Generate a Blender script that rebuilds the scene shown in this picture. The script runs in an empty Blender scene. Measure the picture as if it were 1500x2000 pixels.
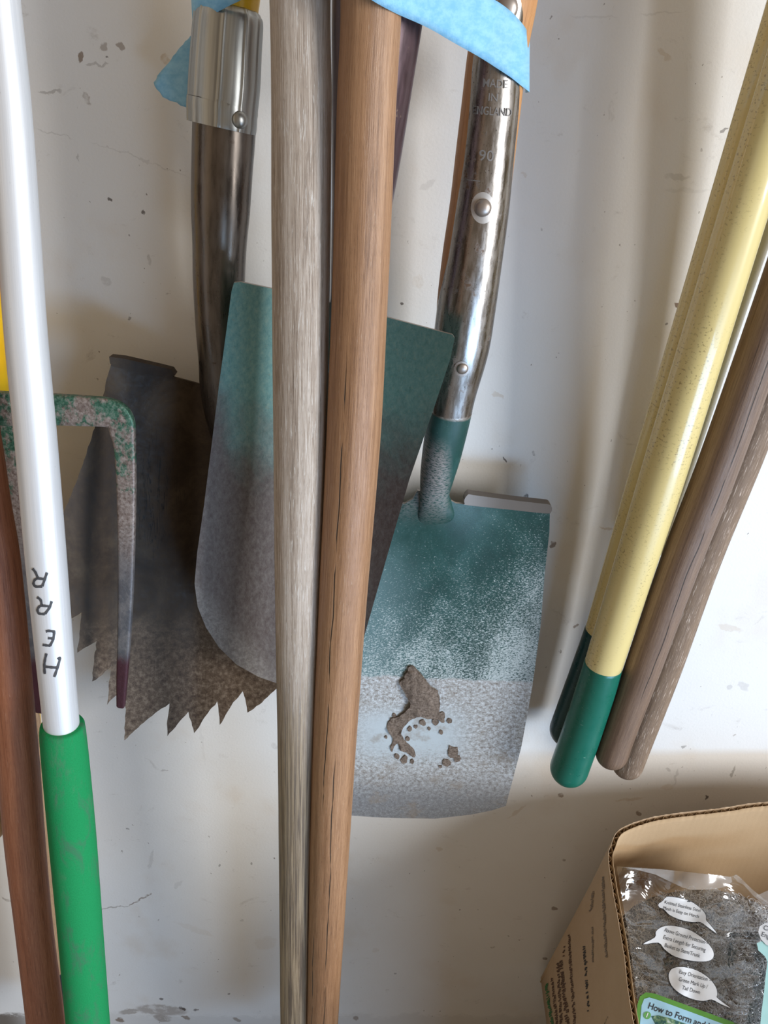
import bpy, bmesh, math, random
from mathutils import Vector, Matrix, noise
from mathutils.geometry import delaunay_2d_cdt
from mathutils.bvhtree import BVHTree
random.seed(7)
S = bpy.context.scene
COL = S.collection
# ------------------------------------------------------------------ camera, world, lights, exposure
FPX = 1500.0; PITCH = math.radians(25); DW = .62; HC = 1.03
cd = bpy.data.cameras.new('camera'); cam = bpy.data.objects.new('camera', cd); COL.objects.link(cam)
cd.sensor_fit = 'HORIZONTAL'; cd.sensor_width = 36; cd.lens = 36; cd.clip_start = .01
cam.location = (0, -DW, HC); cam.rotation_euler = (math.radians(90) - PITCH, 0, 0)
S.camera = cam
S.view_settings.view_transform = 'Standard'; S.view_settings.look = 'None'
S.view_settings.gamma = 1; S.view_settings.use_curve_mapping = False
S.view_settings.exposure = 0.30
w = bpy.data.worlds.new('World'); S.world = w; w.use_nodes = True
wn = w.node_tree.nodes; wl = w.node_tree.links; wn.clear()
wo = wn.new('ShaderNodeOutputWorld'); bg = wn.new('ShaderNodeBackground')
tc = wn.new('ShaderNodeTexCoord'); sx = wn.new('ShaderNodeSeparateXYZ'); cr = wn.new('ShaderNodeValToRGB')
wl.new(tc.outputs['Generated'], sx.inputs[0])
mr = wn.new('ShaderNodeMapRange'); mr.inputs[1].default_value = -1; mr.inputs[2].default_value = 1
wl.new(sx.outputs['X'], mr.inputs[0]); wl.new(mr.outputs[0], cr.inputs[0])
e = cr.color_ramp.elements
e[0].position = 0; e[0].color = (.13, .105, .08, 1); e[1].position = 1; e[1].color = (.50, .50, .50, 1)
for p_, c_ in ((.06, (.15, .12, .09)), (.11, (.62, .50, .36)), (.19, (.55, .44, .32)), (.25, (.20, .16, .12)), (.5, (.26, .20, .145)), (.6, (.30, .24, .18)), (.72, (.46, .42, .36))):
    q = e.new(p_); q.color = (*c_, 1)
wl.new(cr.outputs[0], bg.inputs[0]); bg.inputs[1].default_value = .95
wl.new(bg.outputs[0], wo.inputs[0])
def area(name, loc, target, sx_, sy_, power, color):
    l = bpy.data.lights.new(name, 'AREA'); l.shape = 'RECTANGLE'; l.size = sx_; l.size_y = sy_; l.energy = power; l.color = color
    o = bpy.data.objects.new(name, l); COL.objects.link(o); o.location = loc
    o.rotation_euler = (Vector(target) - Vector(loc)).to_track_quat('-Z', 'Y').to_euler()
    return o
area('garage_door_daylight', (2.1, -1.75, .95), (0, 0, .75), .62, 1.3, 53, (.96, .98, 1.0))
area('low_blue_fill', (.9, -1.25, .08), (-.05, 0, .46), 1.0, .4, 17, (.38, .64, 1.0))  # unseen blue fill added near the floor to tint the lower wall

# ------------------------------------------------------------------ pixel ray helpers (design frame 1500 x 2000)
def ray(px, py):
    u = (px - 750) / FPX; v = (py - 1000) / FPX
    return Vector((u, math.cos(PITCH) - v * math.sin(PITCH), -math.sin(PITCH) - v * math.cos(PITCH)))
CAM = Vector((0, -DW, HC))
def at(px, py, d):
    r = ray(px, py); return CAM + r * ((DW - d) / r.y)
def project(p):
    q = p - CAM; z = q.y * math.cos(PITCH) - q.z * math.sin(PITCH); v = -(q.z * math.cos(PITCH) + q.y * math.sin(PITCH))
    return 750 + FPX * q.x / z, 1000 + FPX * v / z
def zc(px, py, d):
    return (DW - d) / ray(px, py).y            # depth along the optical axis
# ------------------------------------------------------------------ objects
def setp(o, label=None, cat=None, group=None, kind=None):
    for k, v in (('label', label), ('category', cat), ('group', group), ('kind', kind)):
        if v: o[k] = v
    return o
def thing(name, loc, label, cat, group=None):
    o = bpy.data.objects.new(name, None); COL.objects.link(o); o.location = loc; o.empty_display_size = .02
    return setp(o, label, cat, group)
def rootloc(o):
    p = Vector(o.location)
    return p + rootloc(o.parent) if o.parent else p
def link(name, bm, m, parent=None, label=None, angle=38, origin=None):
    """link a bmesh with world-space vertices as one object"""
    bm.normal_update()
    for f in bm.faces: f.smooth = True
    ca = math.radians(angle)
    for ed in bm.edges:
        if len(ed.link_faces) == 2 and ed.calc_face_angle(0) > ca: ed.smooth = False
    me = bpy.data.meshes.new(name)
    off = rootloc(parent) if parent else Vector(origin or (0, 0, 0))
    for v in bm.verts: v.co -= off
    bm.to_mesh(me); bm.free()
    o = bpy.data.objects.new(name, me); COL.objects.link(o)
    if parent: o.parent = parent
    else: o.location = off
    for mm in (m if isinstance(m, (list, tuple)) else [m]): me.materials.append(mm)
    if label: o['label'] = label
    return o
def lerp(a, b, t): return a + (b - a) * t
def catmull(pts, n):
    """resample list of tuples with Catmull-Rom"""
    out = []
    m = len(pts)
    for i in range(m - 1):
        p0 = pts[max(i - 1, 0)]; p1 = pts[i]; p2 = pts[i + 1]; p3 = pts[min(i + 2, m - 1)]
        for k in range(n):
            t = k / n
            out.append(tuple(.5 * (2 * b + (c - a) * t + (2 * a - 5 * b + 4 * c - d) * t * t + (3 * b - a - 3 * c + d) * t ** 3)
                             for a, b, c, d in zip(p0, p1, p2, p3)))
    out.append(tuple(pts[-1]))
    return out
def sweep(bm, rows, nseg=40, cap0=0, cap1=0, mod=None, wob=0):
    """rows: (px, py, d, r_lateral m, r_depth m). cap: 0 open, 1 flat, 2 round. Seam faces the wall.
    layer UVMap = (around m, along m); layer Design = (px, py)/1000"""
    uv = bm.loops.layers.uv.get('UVMap') or bm.loops.layers.uv.new('UVMap')
    uv2 = bm.loops.layers.uv.get('Design') or bm.loops.layers.uv.new('Design')
    P = [at(r[0], r[1], r[2]) for r in rows]
    R = [(r[3], r[4]) for r in rows]; D = [(r[0] / 1000, r[1] / 1000) for r in rows]
    def cap(idx, nxt, kind, steps=9):
        T = (P[idx] - P[nxt]).normalized(); rr = R[idx]; res = []
        if kind == 2:
            h = max(rr)
            for k in range(1, steps + 1):
                a = k / steps * math.pi / 2 * .985
                res.append((P[idx] + T * h * math.sin(a), (rr[0] * math.cos(a), rr[1] * math.cos(a)), D[idx]))
        elif kind == 1:
            b = min(rr) * .12
            res += [(P[idx] + T * b * .6, (rr[0] - b * .3, rr[1] - b * .3), D[idx]), (P[idx] + T * b, (rr[0] - b, rr[1] - b), D[idx]), (P[idx] + T * b, (1e-4, 1e-4), D[idx])]
        return res
    seq = [(a, b, c) for a, b, c in zip(P, R, D)]
    seq = list(reversed(cap(0, 1, cap0))) + seq + cap(-1, -2, cap1)
    rings = []; L = 0; Ls = []
    for i, (p, r, dd) in enumerate(seq):
        a = seq[max(i - 1, 0)][0]; b = seq[min(i + 1, len(seq) - 1)][0]
        T = (b - a)
        T = T.normalized() if T.length > 1e-7 else Vector((0, 0, -1))
        X = Vector((0, 1, 0)).cross(T); X.normalize()
        if X.x < 0: X = -X
        Y = X.cross(T).normalized()
        if Y.y > 0: Y = -Y                       # towards the camera side
        if i: L += (p - seq[i - 1][0]).length
        Ls.append(L); ring = []
        for k in range(nseg):
            th = 2 * math.pi * k / nseg - math.pi / 2       # k=0 at the wall side
            f = mod(th, i / (len(seq) - 1)) if mod else 1
            if wob: f *= 1 + wob * noise.noise(Vector((math.cos(th) * 1.3, math.sin(th) * 1.3, L * 14)))
            ring.append(bm.verts.new(p + X * (r[0] * f * math.cos(th)) + Y * (r[1] * f * math.sin(th))))
        rings.append(ring)
    for i in range(len(rings) - 1):
        rr = max(seq[min(i + 1, len(seq) - 1)][1][0], .004); C = 2 * math.pi * max(x[1][0] for x in seq)
        for k in range(nseg):
            k2 = (k + 1) % nseg
            f = bm.faces.new((rings[i][k], rings[i][k2], rings[i + 1][k2], rings[i + 1][k]))
            us = (k / nseg * C, (k + 1) / nseg * C)
            for lp, (u_, j) in zip(f.loops, ((us[0], i), (us[1], i), (us[1], i + 1), (us[0], i + 1))):
                kk = round(u_ / C * nseg); lp[uv].uv = (u_, Ls[j]); lp[uv2].uv = (seq[j][2][0] + 2.4 * seq[j][1][0] * math.cos(2 * math.pi * kk / nseg - math.pi / 2), seq[j][2][1])
    for ring in (rings[0], rings[-1]):
        try: bm.faces.new(ring)
        except ValueError: pass
    bmesh.ops.recalc_face_normals(bm, faces=bm.faces)
    return bm
def pole_rows(knots, n=10, r=None, ratio=1.0):
    """knots: (px, py, d, half width px OR None). r metres if given"""
    ks = catmull([tuple(k) for k in knots], n)
    out = []
    for k in ks:
        rl = r if r else k[3] * zc(k[0], k[1], k[2]) / FPX
        out.append((k[0], k[1], k[2], rl, rl * ratio))
    return out
def plate(bm, outline, dfun, thick, step=12, pos=None, back=True, inner=(), mat_side=0):
    """solid sheet: outline in design px; dfun(px,py) -> distance from the wall; thick in m"""
    uv = bm.loops.layers.uv.get('UVMap') or bm.loops.layers.uv.new('UVMap')
    uv2 = bm.loops.layers.uv.get('Design') or bm.loops.layers.uv.new('Design')
    pos = pos or (lambda x, y, o: at(x, y, dfun(x, y)) + Vector((0, o, 0)))
    b = []
    n = len(outline)
    for i in range(n):
        a = outline[i]; c = outline[(i + 1) % n]
        L = math.hypot(c[0] - a[0], c[1] - a[1]); k = max(1, int(round(L / step)))
        for j in range(k): b.append((lerp(a[0], c[0], j / k), lerp(a[1], c[1], j / k)))
    nb = len(b)
    def inside(x, y):
        s = False; j = nb - 1
        for i in range(nb):
            if (b[i][1] > y) != (b[j][1] > y) and x < (b[j][0] - b[i][0]) * (y - b[i][1]) / (b[j][1] - b[i][1]) + b[i][0]: s = not s
            j = i
        return s
    xs = [q[0] for q in b]; ys = [q[1] for q in b]; pts = [Vector(q) for q in b]
    y = min(ys) + step * .5; row = 0
    while y < max(ys):
        x = min(xs) + (step * .5 if row % 2 else step)
        while x < max(xs):
            if inside(x, y):
                dm = min((x - q[0]) ** 2 + (y - q[1]) ** 2 for q in b)
                if dm > (step * .45) ** 2: pts.append(Vector((x, y)))
            x += step
        y += step * .87; row += 1
    res = delaunay_2d_cdt(pts, [(i, (i + 1) % nb) for i in range(nb)], [], 1, 1e-5)
    V, E, F = res[0], res[1], res[2]
    fr = [bm.verts.new(pos(v.x, v.y, 0)) for v in V]
    bk = [bm.verts.new(pos(v.x, v.y, thick)) for v in V] if back else None
    cnt = {}
    def setuv(f, idx):
        for lp, i in zip(f.loops, idx):
            lp[uv].uv = (V[i].x / 1000, V[i].y / 1000); lp[uv2].uv = (V[i].x / 1000, V[i].y / 1000)
    for f in F:
        c = sum((V[i] for i in f), Vector((0, 0))) / len(f)
        if not inside(c.x, c.y): continue
        for i in range(len(f)):
            a, c2 = f[i], f[(i + 1) % len(f)]
            cnt[(a, c2)] = 1
        q = bm.faces.new([fr[i] for i in f]); setuv(q, list(f))
        if back:
            q = bm.faces.new([bk[i] for i in reversed(f)]); setuv(q, list(reversed(f)))
    if back:
        for (a, c2) in list(cnt):
            if (c2, a) not in cnt:
                q = bm.faces.new((fr[a], bk[a], bk[c2], fr[c2])); setuv(q, [a, a, c2, c2]); q.material_index = mat_side
    loose = [v for v in bm.verts if not v.link_faces]
    bmesh.ops.delete(bm, geom=loose, context='VERTS')
    bmesh.ops.recalc_face_normals(bm, faces=bm.faces)
    if not back:
        for f in bm.faces:
            if f.normal.dot(CAM - f.calc_center_median()) < 0: f.normal_flip()
    return bm
def smooth_outline(pts, n=5): # closed catmull
    m = len(pts); out = []
    for i in range(m):
        p0, p1, p2, p3 = pts[i - 1], pts[i], pts[(i + 1) % m], pts[(i + 2) % m]
        for k in range(n):
            t = k / n
            out.append(tuple(.5 * (2 * b + (c - a) * t + (2 * a - 5 * b + 4 * c - d) * t * t + (3 * b - a - 3 * c + d) * t ** 3)
                             for a, b, c, d in zip(p0, p1, p2, p3)))
    return out
def jag(pts, amp, seed=0, step=6, closed=True):
    rnd = random.Random(seed); out = []
    for i in range(len(pts) if closed else len(pts) - 1):
        a, c = pts[i], pts[(i + 1) % len(pts)]
        L = math.hypot(c[0] - a[0], c[1] - a[1]); k = max(1, int(L / step))
        for j in range(k):
            o = 0 if j == 0 else 1
            out.append((lerp(a[0], c[0], j / k) + rnd.uniform(-amp, amp) * o, lerp(a[1], c[1], j / k) + rnd.uniform(-amp, amp) * o))
    return out
def dome(bm, c, nrm, r, h, n=24, m=7):
    z = nrm.normalized(); x = z.orthogonal().normalized(); y = z.cross(x)
    rings = []
    for k in range(m):
        a = k / m * math.pi / 2
        rings.append([bm.verts.new(c + (x * math.cos(2 * math.pi * j / n) + y * math.sin(2 * math.pi * j / n)) * r * math.cos(a) + z * h * math.sin(a)) for j in range(n)])
    top = bm.verts.new(c + z * h)
    base = [bm.verts.new(v.co - z * .0015) for v in rings[0]]
    rings.insert(0, base)
    for i in range(len(rings) - 1):
        for j in range(n): bm.faces.new((rings[i][j], rings[i][(j + 1) % n], rings[i + 1][(j + 1) % n], rings[i + 1][j]))
    for j in range(n): bm.faces.new((rings[-1][j], rings[-1][(j + 1) % n], top))
    bm.faces.new(list(reversed(base)))
    bmesh.ops.recalc_face_normals(bm, faces=bm.faces)
    return bm
def text_bm(txt, size, bold=0, extrude=0, bm=None, fn=None, res=3, align='CENTER', sub=0, fit=0):
    """text laid out in local units (px), mapped by fn(x, y, z) -> world"""
    cu = bpy.data.curves.new('t', 'FONT'); cu.body = txt; cu.size = size; cu.align_x = align; cu.align_y = 'CENTER'
    cu.extrude = extrude; cu.offset = bold; cu.resolution_u = res; cu.space_line = .95
    ob = bpy.data.objects.new('t', cu); COL.objects.link(ob)
    dg = bpy.context.evaluated_depsgraph_get(); me = bpy.data.meshes.new_from_object(ob.evaluated_get(dg))
    bpy.data.objects.remove(ob); bpy.data.curves.remove(cu)
    bm = bm or bmesh.new(); t = bmesh.new(); t.from_mesh(me); bpy.data.meshes.remove(me)
    bmesh.ops.triangulate(t, faces=t.faces)
    if sub: bmesh.ops.subdivide_edges(t, edges=t.edges, cuts=sub, use_grid_fill=True)
    if fit:
        k_ = fit / max(1e-6, max(v.co.x for v in t.verts) - min(v.co.x for v in t.verts))
        for v in t.verts: v.co.x *= k_
    mp = {}
    for v in t.verts: mp[v.index] = bm.verts.new(fn(v.co.x, v.co.y, v.co.z))
    for f in t.faces:
        try: bm.faces.new([mp[v.index] for v in f.verts])
        except ValueError: pass
    t.free()
    return bm
# ------------------------------------------------------------------ node helper
class NM:
    def __init__(s, name):
        s.m = bpy.data.materials.new(name); s.m.use_nodes = True
        s.N = s.m.node_tree.nodes; s.L = s.m.node_tree.links
        s.b = next(n for n in s.N if n.type == 'BSDF_PRINCIPLED'); s.out = next(n for n in s.N if n.type == 'OUTPUT_MATERIAL')
    def put(s, inp, v):
        if hasattr(v, 'links') or isinstance(v, bpy.types.NodeSocket): s.L.new(v, inp)
        elif isinstance(v, (tuple, list)) and len(v) == 3 and inp.type == 'RGBA': inp.default_value = (*v, 1)
        else: inp.default_value = v
    def uv(s, name='UVMap'):
        n = s.N.new('ShaderNodeUVMap'); n.uv_map = name; return n.outputs[0]
    def posn(s): return s.N.new('ShaderNodeNewGeometry').outputs['Position']
    def map(s, v, scale=(1, 1, 1), loc=(0, 0, 0), rot=(0, 0, 0)):
        n = s.N.new('ShaderNodeMapping'); s.put(n.inputs[0], v); n.inputs['Scale'].default_value = scale
        n.inputs['Location'].default_value = loc; n.inputs['Rotation'].default_value = rot; return n.outputs[0]
    def noise(s, v, scale=5, detail=4, rough=.55, dist=0):
        n = s.N.new('ShaderNodeTexNoise'); s.put(n.inputs['Vector'], v); n.inputs['Scale'].default_value = scale
        n.inputs['Detail'].default_value = detail; n.inputs['Roughness'].default_value = rough; n.inputs['Distortion'].default_value = dist
        return n.outputs['Fac']
    def voro(s, v, scale=5, feature='F1'):
        n = s.N.new('ShaderNodeTexVoronoi'); s.put(n.inputs['Vector'], v); n.inputs['Scale'].default_value = scale; n.feature = feature
        return n.outputs['Distance']
    def ramp(s, f, stops, interp='LINEAR'):
        n = s.N.new('ShaderNodeValToRGB'); s.put(n.inputs[0], f); r = n.color_ramp; r.interpolation = interp
        r.elements[0].position = stops[0][0]; r.elements[1].position = stops[-1][0]
        def cc(c): return (c, c, c, 1) if isinstance(c, (int, float)) else (*c, 1)
        r.elements[0].color = cc(stops[0][1]); r.elements[1].color = cc(stops[-1][1])
        for p, c in stops[1:-1]: q = r.elements.new(p); q.color = cc(c)
        return n.outputs[0]
    def mix(s, f, a, b, mode='MIX'):
        n = s.N.new('ShaderNodeMix'); n.data_type = 'RGBA'; n.blend_type = mode
        s.put(n.inputs[0], f); s.put(n.inputs[6], a); s.put(n.inputs[7], b); return n.outputs[2]
    def math(s, op, a, b=0.0, clamp=False):
        n = s.N.new('ShaderNodeMath'); n.operation = op; n.use_clamp = clamp; s.put(n.inputs[0], a); s.put(n.inputs[1], b); return n.outputs[0]
    def sep(s, v):
        n = s.N.new('ShaderNodeSeparateXYZ'); s.put(n.inputs[0], v); return n.outputs
    def mr(s, v, a, b, c=0.0, d=1.0, smooth=True):
        n = s.N.new('ShaderNodeMapRange'); n.interpolation_type = 'SMOOTHSTEP' if smooth else 'LINEAR'
        s.put(n.inputs[0], v); n.inputs[1].default_value = a; n.inputs[2].default_value = b; n.inputs[3].default_value = c; n.inputs[4].default_value = d
        return n.outputs[0]
    def bump(s, h, strength=.3, dist=.001, prev=None):
        n = s.N.new('ShaderNodeBump'); n.inputs['Strength'].default_value = strength; n.inputs['Distance'].default_value = dist
        s.put(n.inputs['Height'], h)
        if prev: s.L.new(prev, n.inputs['Normal'])
        s.L.new(n.outputs[0], s.b.inputs['Normal']); return n.outputs[0]
    def set(s, **k):
        for kk, v in k.items():
            s.put(s.b.inputs[{'color': 'Base Color', 'rough': 'Roughness', 'metal': 'Metallic', 'spec': 'Specular IOR Level', 'coat': 'Coat Weight', 'coatr': 'Coat Roughness', 'alpha': 'Alpha'}[kk]], v)
        return s
def plain(name, color, rough=.5, metal=0, **k):
    m = NM(name); m.set(color=color, rough=rough, metal=metal, **k)
    n = m.noise(m.posn(), 60, 3); m.set(color=m.mix(m.mr(n, .3, .8, 0, .25), color, tuple(c * .7 for c in color)))
    return m.m

# ---- wood on tubes
def wood(name, dark, mid, light, grain=1.0, rough=.55, crack=.0, patch=.4, weather=None, spec=.5, stain=None, low=None):
    m = NM(name); u = m.uv()
    fib = m.noise(m.map(u, (1500 * grain, 34, 1)), 1, 5, .7)
    fine = m.noise(m.map(u, (3600 * grain, 150, 1)), 1, 3, .6)
    big = m.noise(m.map(u, (60, 6, 1)), 1, 4, .6, .6)
    rings = m.noise(m.map(u, (200 * grain, 3.0, 1)), 1, 4, .6, .8)
    f = m.math('ADD', m.math('MULTIPLY', fib, .55), m.math('MULTIPLY', rings, .45))
    c = m.ramp(f, [(.36, dark), (.47, mid), (.6, light)])
    c = m.mix(m.mr(big, .35, .7, 0, patch), c, mid)
    c = m.mix(m.mr(fine, .56, .7, 0, .5), c, tuple(x * .55 for x in dark))
    if weather: # pale, dry streaks worn into the wood
        wv = m.noise(m.map(u, (900, 60, 1), (3, 1, 0)), 1, 5, .75, .3)
        c = m.mix(m.mr(wv, weather[1], weather[1] + .14, 0, .85), c, weather[0])
    if stain:
        st = m.noise(m.map(u, (90, 14, 1), (7, 3, 0)), 1, 5, .7, .4)
        c = m.mix(m.mr(st, stain[1], stain[1] + .15, 0, .8), c, stain[0])
    if low: # bare coarse grain where the finish has gone, further down the shaft
        ly = m.math('ADD', m.sep(m.uv('Design'))[1], m.math('MULTIPLY', big, .3))
        cg = m.noise(m.map(u, (620, 9, 1), (5, 0, 0)), 1, 4, .65, .5)
        c = m.mix(m.mr(ly, low[0], low[0] + .35, 0, .85), c, m.ramp(cg, [(.40, low[1]), (.5, low[2]), (.6, low[3])]))
    h = m.math('ADD', fib, m.math('MULTIPLY', fine, .5))
    if crack:
        cx = m.sep(u); wob = m.noise(m.map(u, (1, 9, 1)), 1, 3, .6)
        for k, (a, y0, y1) in enumerate(crack):
            dd = m.math('ABSOLUTE', m.math('SUBTRACT', m.math('ADD', cx[0], m.math('MULTIPLY', m.math('SUBTRACT', wob, .5), .006)), a))
            ln = m.math('MULTIPLY', m.mr(dd, .0002, .0006, 1, 0), m.math('MULTIPLY', m.mr(cx[1], y0, y0 + .03), m.mr(cx[1], y1 - .03, y1, 1, 0)))
            br = m.mr(m.noise(m.map(u, (200, 25, 1), (k, 0, 0)), 1, 2), .38, .5)
            ln = m.math('MULTIPLY', ln, br)
            c = m.mix(ln, c, (.03, .018, .01)); h = m.math('SUBTRACT', h, m.math('MULTIPLY', ln, 2))
    m.set(color=c, rough=m.mr(fib, .3, .7, rough + .12, rough - .08), spec=spec); m.bump(h, .35, .0006)
    return m.m
M = {}
M['grey_wood'] = wood('weathered_ash_wood', (.14, .098, .068), (.35, .275, .212), (.56, .48, .405), rough=.6, patch=.25, low=(1.30, (.075, .05, .03), (.20, .145, .085), (.33, .25, .155)), weather=((.62, .575, .52), .54))
M['brown_wood'] = wood('oiled_brown_wood', (.13, .058, .024), (.29, .148, .070), (.42, .235, .125), rough=.42, patch=.5, crack=((.0600, .25, .62), (.052, .55, .95), (.066, .75, 1.1)), spec=.5, weather=((.46, .33, .23), .60))
M['red_wood'] = wood('varnished_red_wood', (.12, .038, .015), (.27, .092, .040), (.38, .150, .072), rough=.5, weather=((.50, .28, .19), .60), patch=.5)
M['tan_wood'] = wood('worn_tan_wood', (.16, .09, .045), (.33, .20, .11), (.42, .28, .16), rough=.6, stain=((.12, .035, .012), .55), grain=.5)
M['walnut_wood'] = wood('dusty_walnut_wood', (.060, .032, .018), (.145, .085, .052), (.22, .14, .09), rough=.45, crack=((.047, .15, .6),), patch=.4, weather=((.36, .25, .17), .68))
M['scuffed_wood'] = wood('scuffed_walnut_wood', (.070, .042, .024), (.16, .10, .06), (.23, .15, .09), rough=.6, weather=((.62, .50, .40), .545))
M['orange_wood'] = wood('orange_wood', (.30, .12, .035), (.50, .23, .08), (.60, .30, .12), rough=.45)
# ---- bare / rusty steel on tubes and plates
def steel(name, base, rough, rust=None, rust_t=.6, metal=.9, streak=(300, 60), speck=None, scale=1.0, uvn='UVMap', bk=.12):
    m = NM(name); u = m.uv(uvn)
    s = m.noise(m.map(u, (streak[0], streak[1], 1)), 1, 4, .6)
    b = m.noise(m.map(u, (40 * scale, 40 * scale, 1)), 1, 6, .7)
    c = m.mix(m.mr(s, .3, .7), tuple(x * .75 for x in base), tuple(min(1, x * 1.15) for x in base))
    ro = m.mr(s, .3, .7, rough - .06, rough + .08)
    me = metal
    if rust:
        r = m.mr(b, rust_t, rust_t + .08); c = m.mix(r, c, rust); me = m.math('MULTIPLY', m.math('SUBTRACT', 1.0, m.math('MULTIPLY', r, .85)), metal); ro = m.math('ADD', ro, m.math('MULTIPLY', r, .25))
    if speck:
        v = m.noise(m.map(u, (900 * scale, 700 * scale, 1)), 1, 2, .5)
        c = m.mix(m.mr(v, speck[1], speck[1] + .05), c, speck[0])
    m.set(color=c, rough=ro, metal=me); m.bump(m.math('ADD', b, m.math('MULTIPLY', s, .3)), bk, .0006)
    return m.m
M['galv'] = steel('galvanised_steel', (.40, .40, .38), .34, streak=(220, 8), metal=.95)
M['socket_brown'] = steel('bronze_brown_steel', (.155, .13, .11), .30, rust=(.07, .04, .025), rust_t=.62, metal=.9, streak=(200, 40))
M['bright_socket'] = steel('polished_pitted_steel', (.38, .355, .335), .27, rust=(.12, .07, .04), rust_t=.58, metal=1, streak=(300, 60), speck=((.05, .035, .03), .67))
M['rivet'] = steel('rivet_steel', (.42, .36, .32), .4, rust=(.15, .08, .05), rust_t=.62, metal=.85)
M['worn_bright'] = plain('scraped_steel', (.55, .52, .49), .42, .7)
M['alu'] = steel('brushed_aluminium', (.80, .80, .81), .46, metal=.42, streak=(1500, 300), bk=.03)
M['dark_socket'] = steel('maroon_painted_steel', (.085, .05, .055), .35, rust=(.22, .15, .09), rust_t=.62, metal=.5, scale=2.2)
M['yellow'] = plain('yellow_fibreglass', (.86, .50, .015), .3)
M['black_tip'] = plain('black_rubber', (.012, .014, .02), .5)
M['ink'] = plain('black_ink', (.02, .02, .022), .6)
M['marker'] = plain('grey_marker', (.06, .06, .065), .6)

m = NM('satin_aluminium'); u = m.uv(); a = m.noise(m.map(u, (2600, 14, 1)), 1, 3, .5); sc = m.noise(m.map(u, (500, 260, 1)), 1, 4, .7)
m.set(color=m.mix(m.mr(sc, .66, .72, 0, .4), m.mix(m.mr(a, .3, .7), (.74, .745, .76), (.82, .82, .83)), (.45, .44, .42)), rough=m.mr(a, .3, .7, .40, .48), metal=.4); m.bump(a, .05, .0003); M['alu'] = m.m
# ---- cream enamel with flecks
m = NM('cream_enamel'); u = m.uv()
fl = m.noise(m.map(u, (420, 520, 1)), 1, 3, .6); reg = m.noise(m.map(u, (18, 6, 1), (2, .4, 0)), 1, 3, .6)
scr = m.noise(m.map(u, (120, 700, 1), (0, 0, 0), (0, 0, .5)), 1, 2, .5, .5)
mask = m.math('MULTIPLY', m.mr(fl, .57, .63), m.mr(reg, .42, .6))
mask2 = m.math('MULTIPLY', m.mr(scr, .68, .72), m.mr(reg, .5, .65))
c = m.mix(m.mr(reg, .3, .8, 0, .5), (.69, .555, .245), (.60, .46, .17))
c = m.mix(m.math('MAXIMUM', m.math('MULTIPLY', mask, .65), m.math('MULTIPLY', mask2, .6)), c, (.16, .10, .04))
m.set(color=c, rough=.27, coat=.3); M['cream'] = m.m
def gloss(name, c1, c2, rough):
    m = NM(name); n = m.noise(m.map(m.uv(), (60, 60, 1)), 1, 5, .7); s = m.noise(m.map(m.uv(), (160, 900, 1)), 1, 2)
    m.set(color=m.mix(m.mr(s, .70, .74, 0, .5), m.mix(n, c1, c2), (.35, .5, .4)), rough=m.mr(n, .3, .7, rough, rough + .15)); return m.m
M['green_tip'] = gloss('green_dipped_vinyl', (.003, .105, .068), (.005, .13, .085), .24)
M['dark_tip'] = gloss('dark_green_dipped_vinyl', (.004, .035, .036), (.004, .045, .045), .25)
# foam
m = NM('green_foam'); u = m.uv()
a = m.noise(m.map(u, (60, 22, 1)), 1, 5, .7, .5); f = m.noise(m.map(u, (900, 900, 1)), 1, 2)
c = m.mix(f, (.008, .19, .060), (.015, .30, .095)); c = m.mix(m.mr(a, .50, .68, 0, .75), c, (.06, .15, .09))
c = m.mix(m.mr(m.noise(m.map(u, (30, 9, 1), (4, 2, 0)), 1, 7, .8), .53, .75, 0, .6), c, (.13, .17, .13))
m.set(color=c, rough=.85, spec=.2); m.bump(m.math('ADD', f, a), .3, .0006); M['foam'] = m.m
# ---- green painted spade with wear (Design uv: px/1000)
m = NM('worn_green_spade_paint'); u = m.uv('Design'); X, Y = m.sep(u)[0], m.sep(u)[1]
fine = m.noise(m.map(u, (260, 420, 1), (0, 0, 0), (0, 0, .6)), 1, 5, .8, .4)
fine2 = m.noise(m.map(u, (150, 480, 1), (3, 1, 0), (0, 0, -.5)), 1, 3, .7, .5)
big = m.noise(m.map(u, (11, 9, 1)), 1, 5, .65, .3)
wear = m.math('ADD', m.math('ADD', m.mr(Y, .98, 1.40, -.10, .12, False), m.mr(X, .90, 1.06, 0, .06, False)), m.math('MULTIPLY', m.math('SUBTRACT', big, .5), .20))
sp = m.mr(m.math('ADD', fine, wear), .55, .66); sp2 = m.mr(m.math('ADD', fine2, wear), .62, .68)
green = m.ramp(big, [(.30, (.005, .036, .031)), (.5, (.010, .056, .048)), (.7, (.035, .10, .094))])
green = m.mix(m.math('MULTIPLY', m.mr(X, .70, .86, .6, 0), m.mr(Y, 1.0, 1.15)), green, (.16, .26, .27))
steelc = m.ramp(m.noise(m.map(u, (130, 180, 1), (5, 5, 0)), 1, 7, .85), [(.40, (.24, .20, .165)), (.5, (.50, .49, .47)), (.58, (.74, .76, .77))])
c = m.mix(m.math('MAXIMUM', sp, sp2), green, (.50, .55, .54))
wob = m.math('MULTIPLY', m.math('SUBTRACT', m.noise(m.map(u, (30, 30, 1)), 1, 4), .5), .012)
line = m.mr(m.math('ADD', m.math('SUBTRACT', Y, m.math('MULTIPLY', m.math('SUBTRACT', X, .7), .04)), wob), 1.316, 1.322)
low = m.mix(m.math('MULTIPLY', m.mr(fine2, .54, .64), .35), steelc, (.26, .23, .20))
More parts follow.
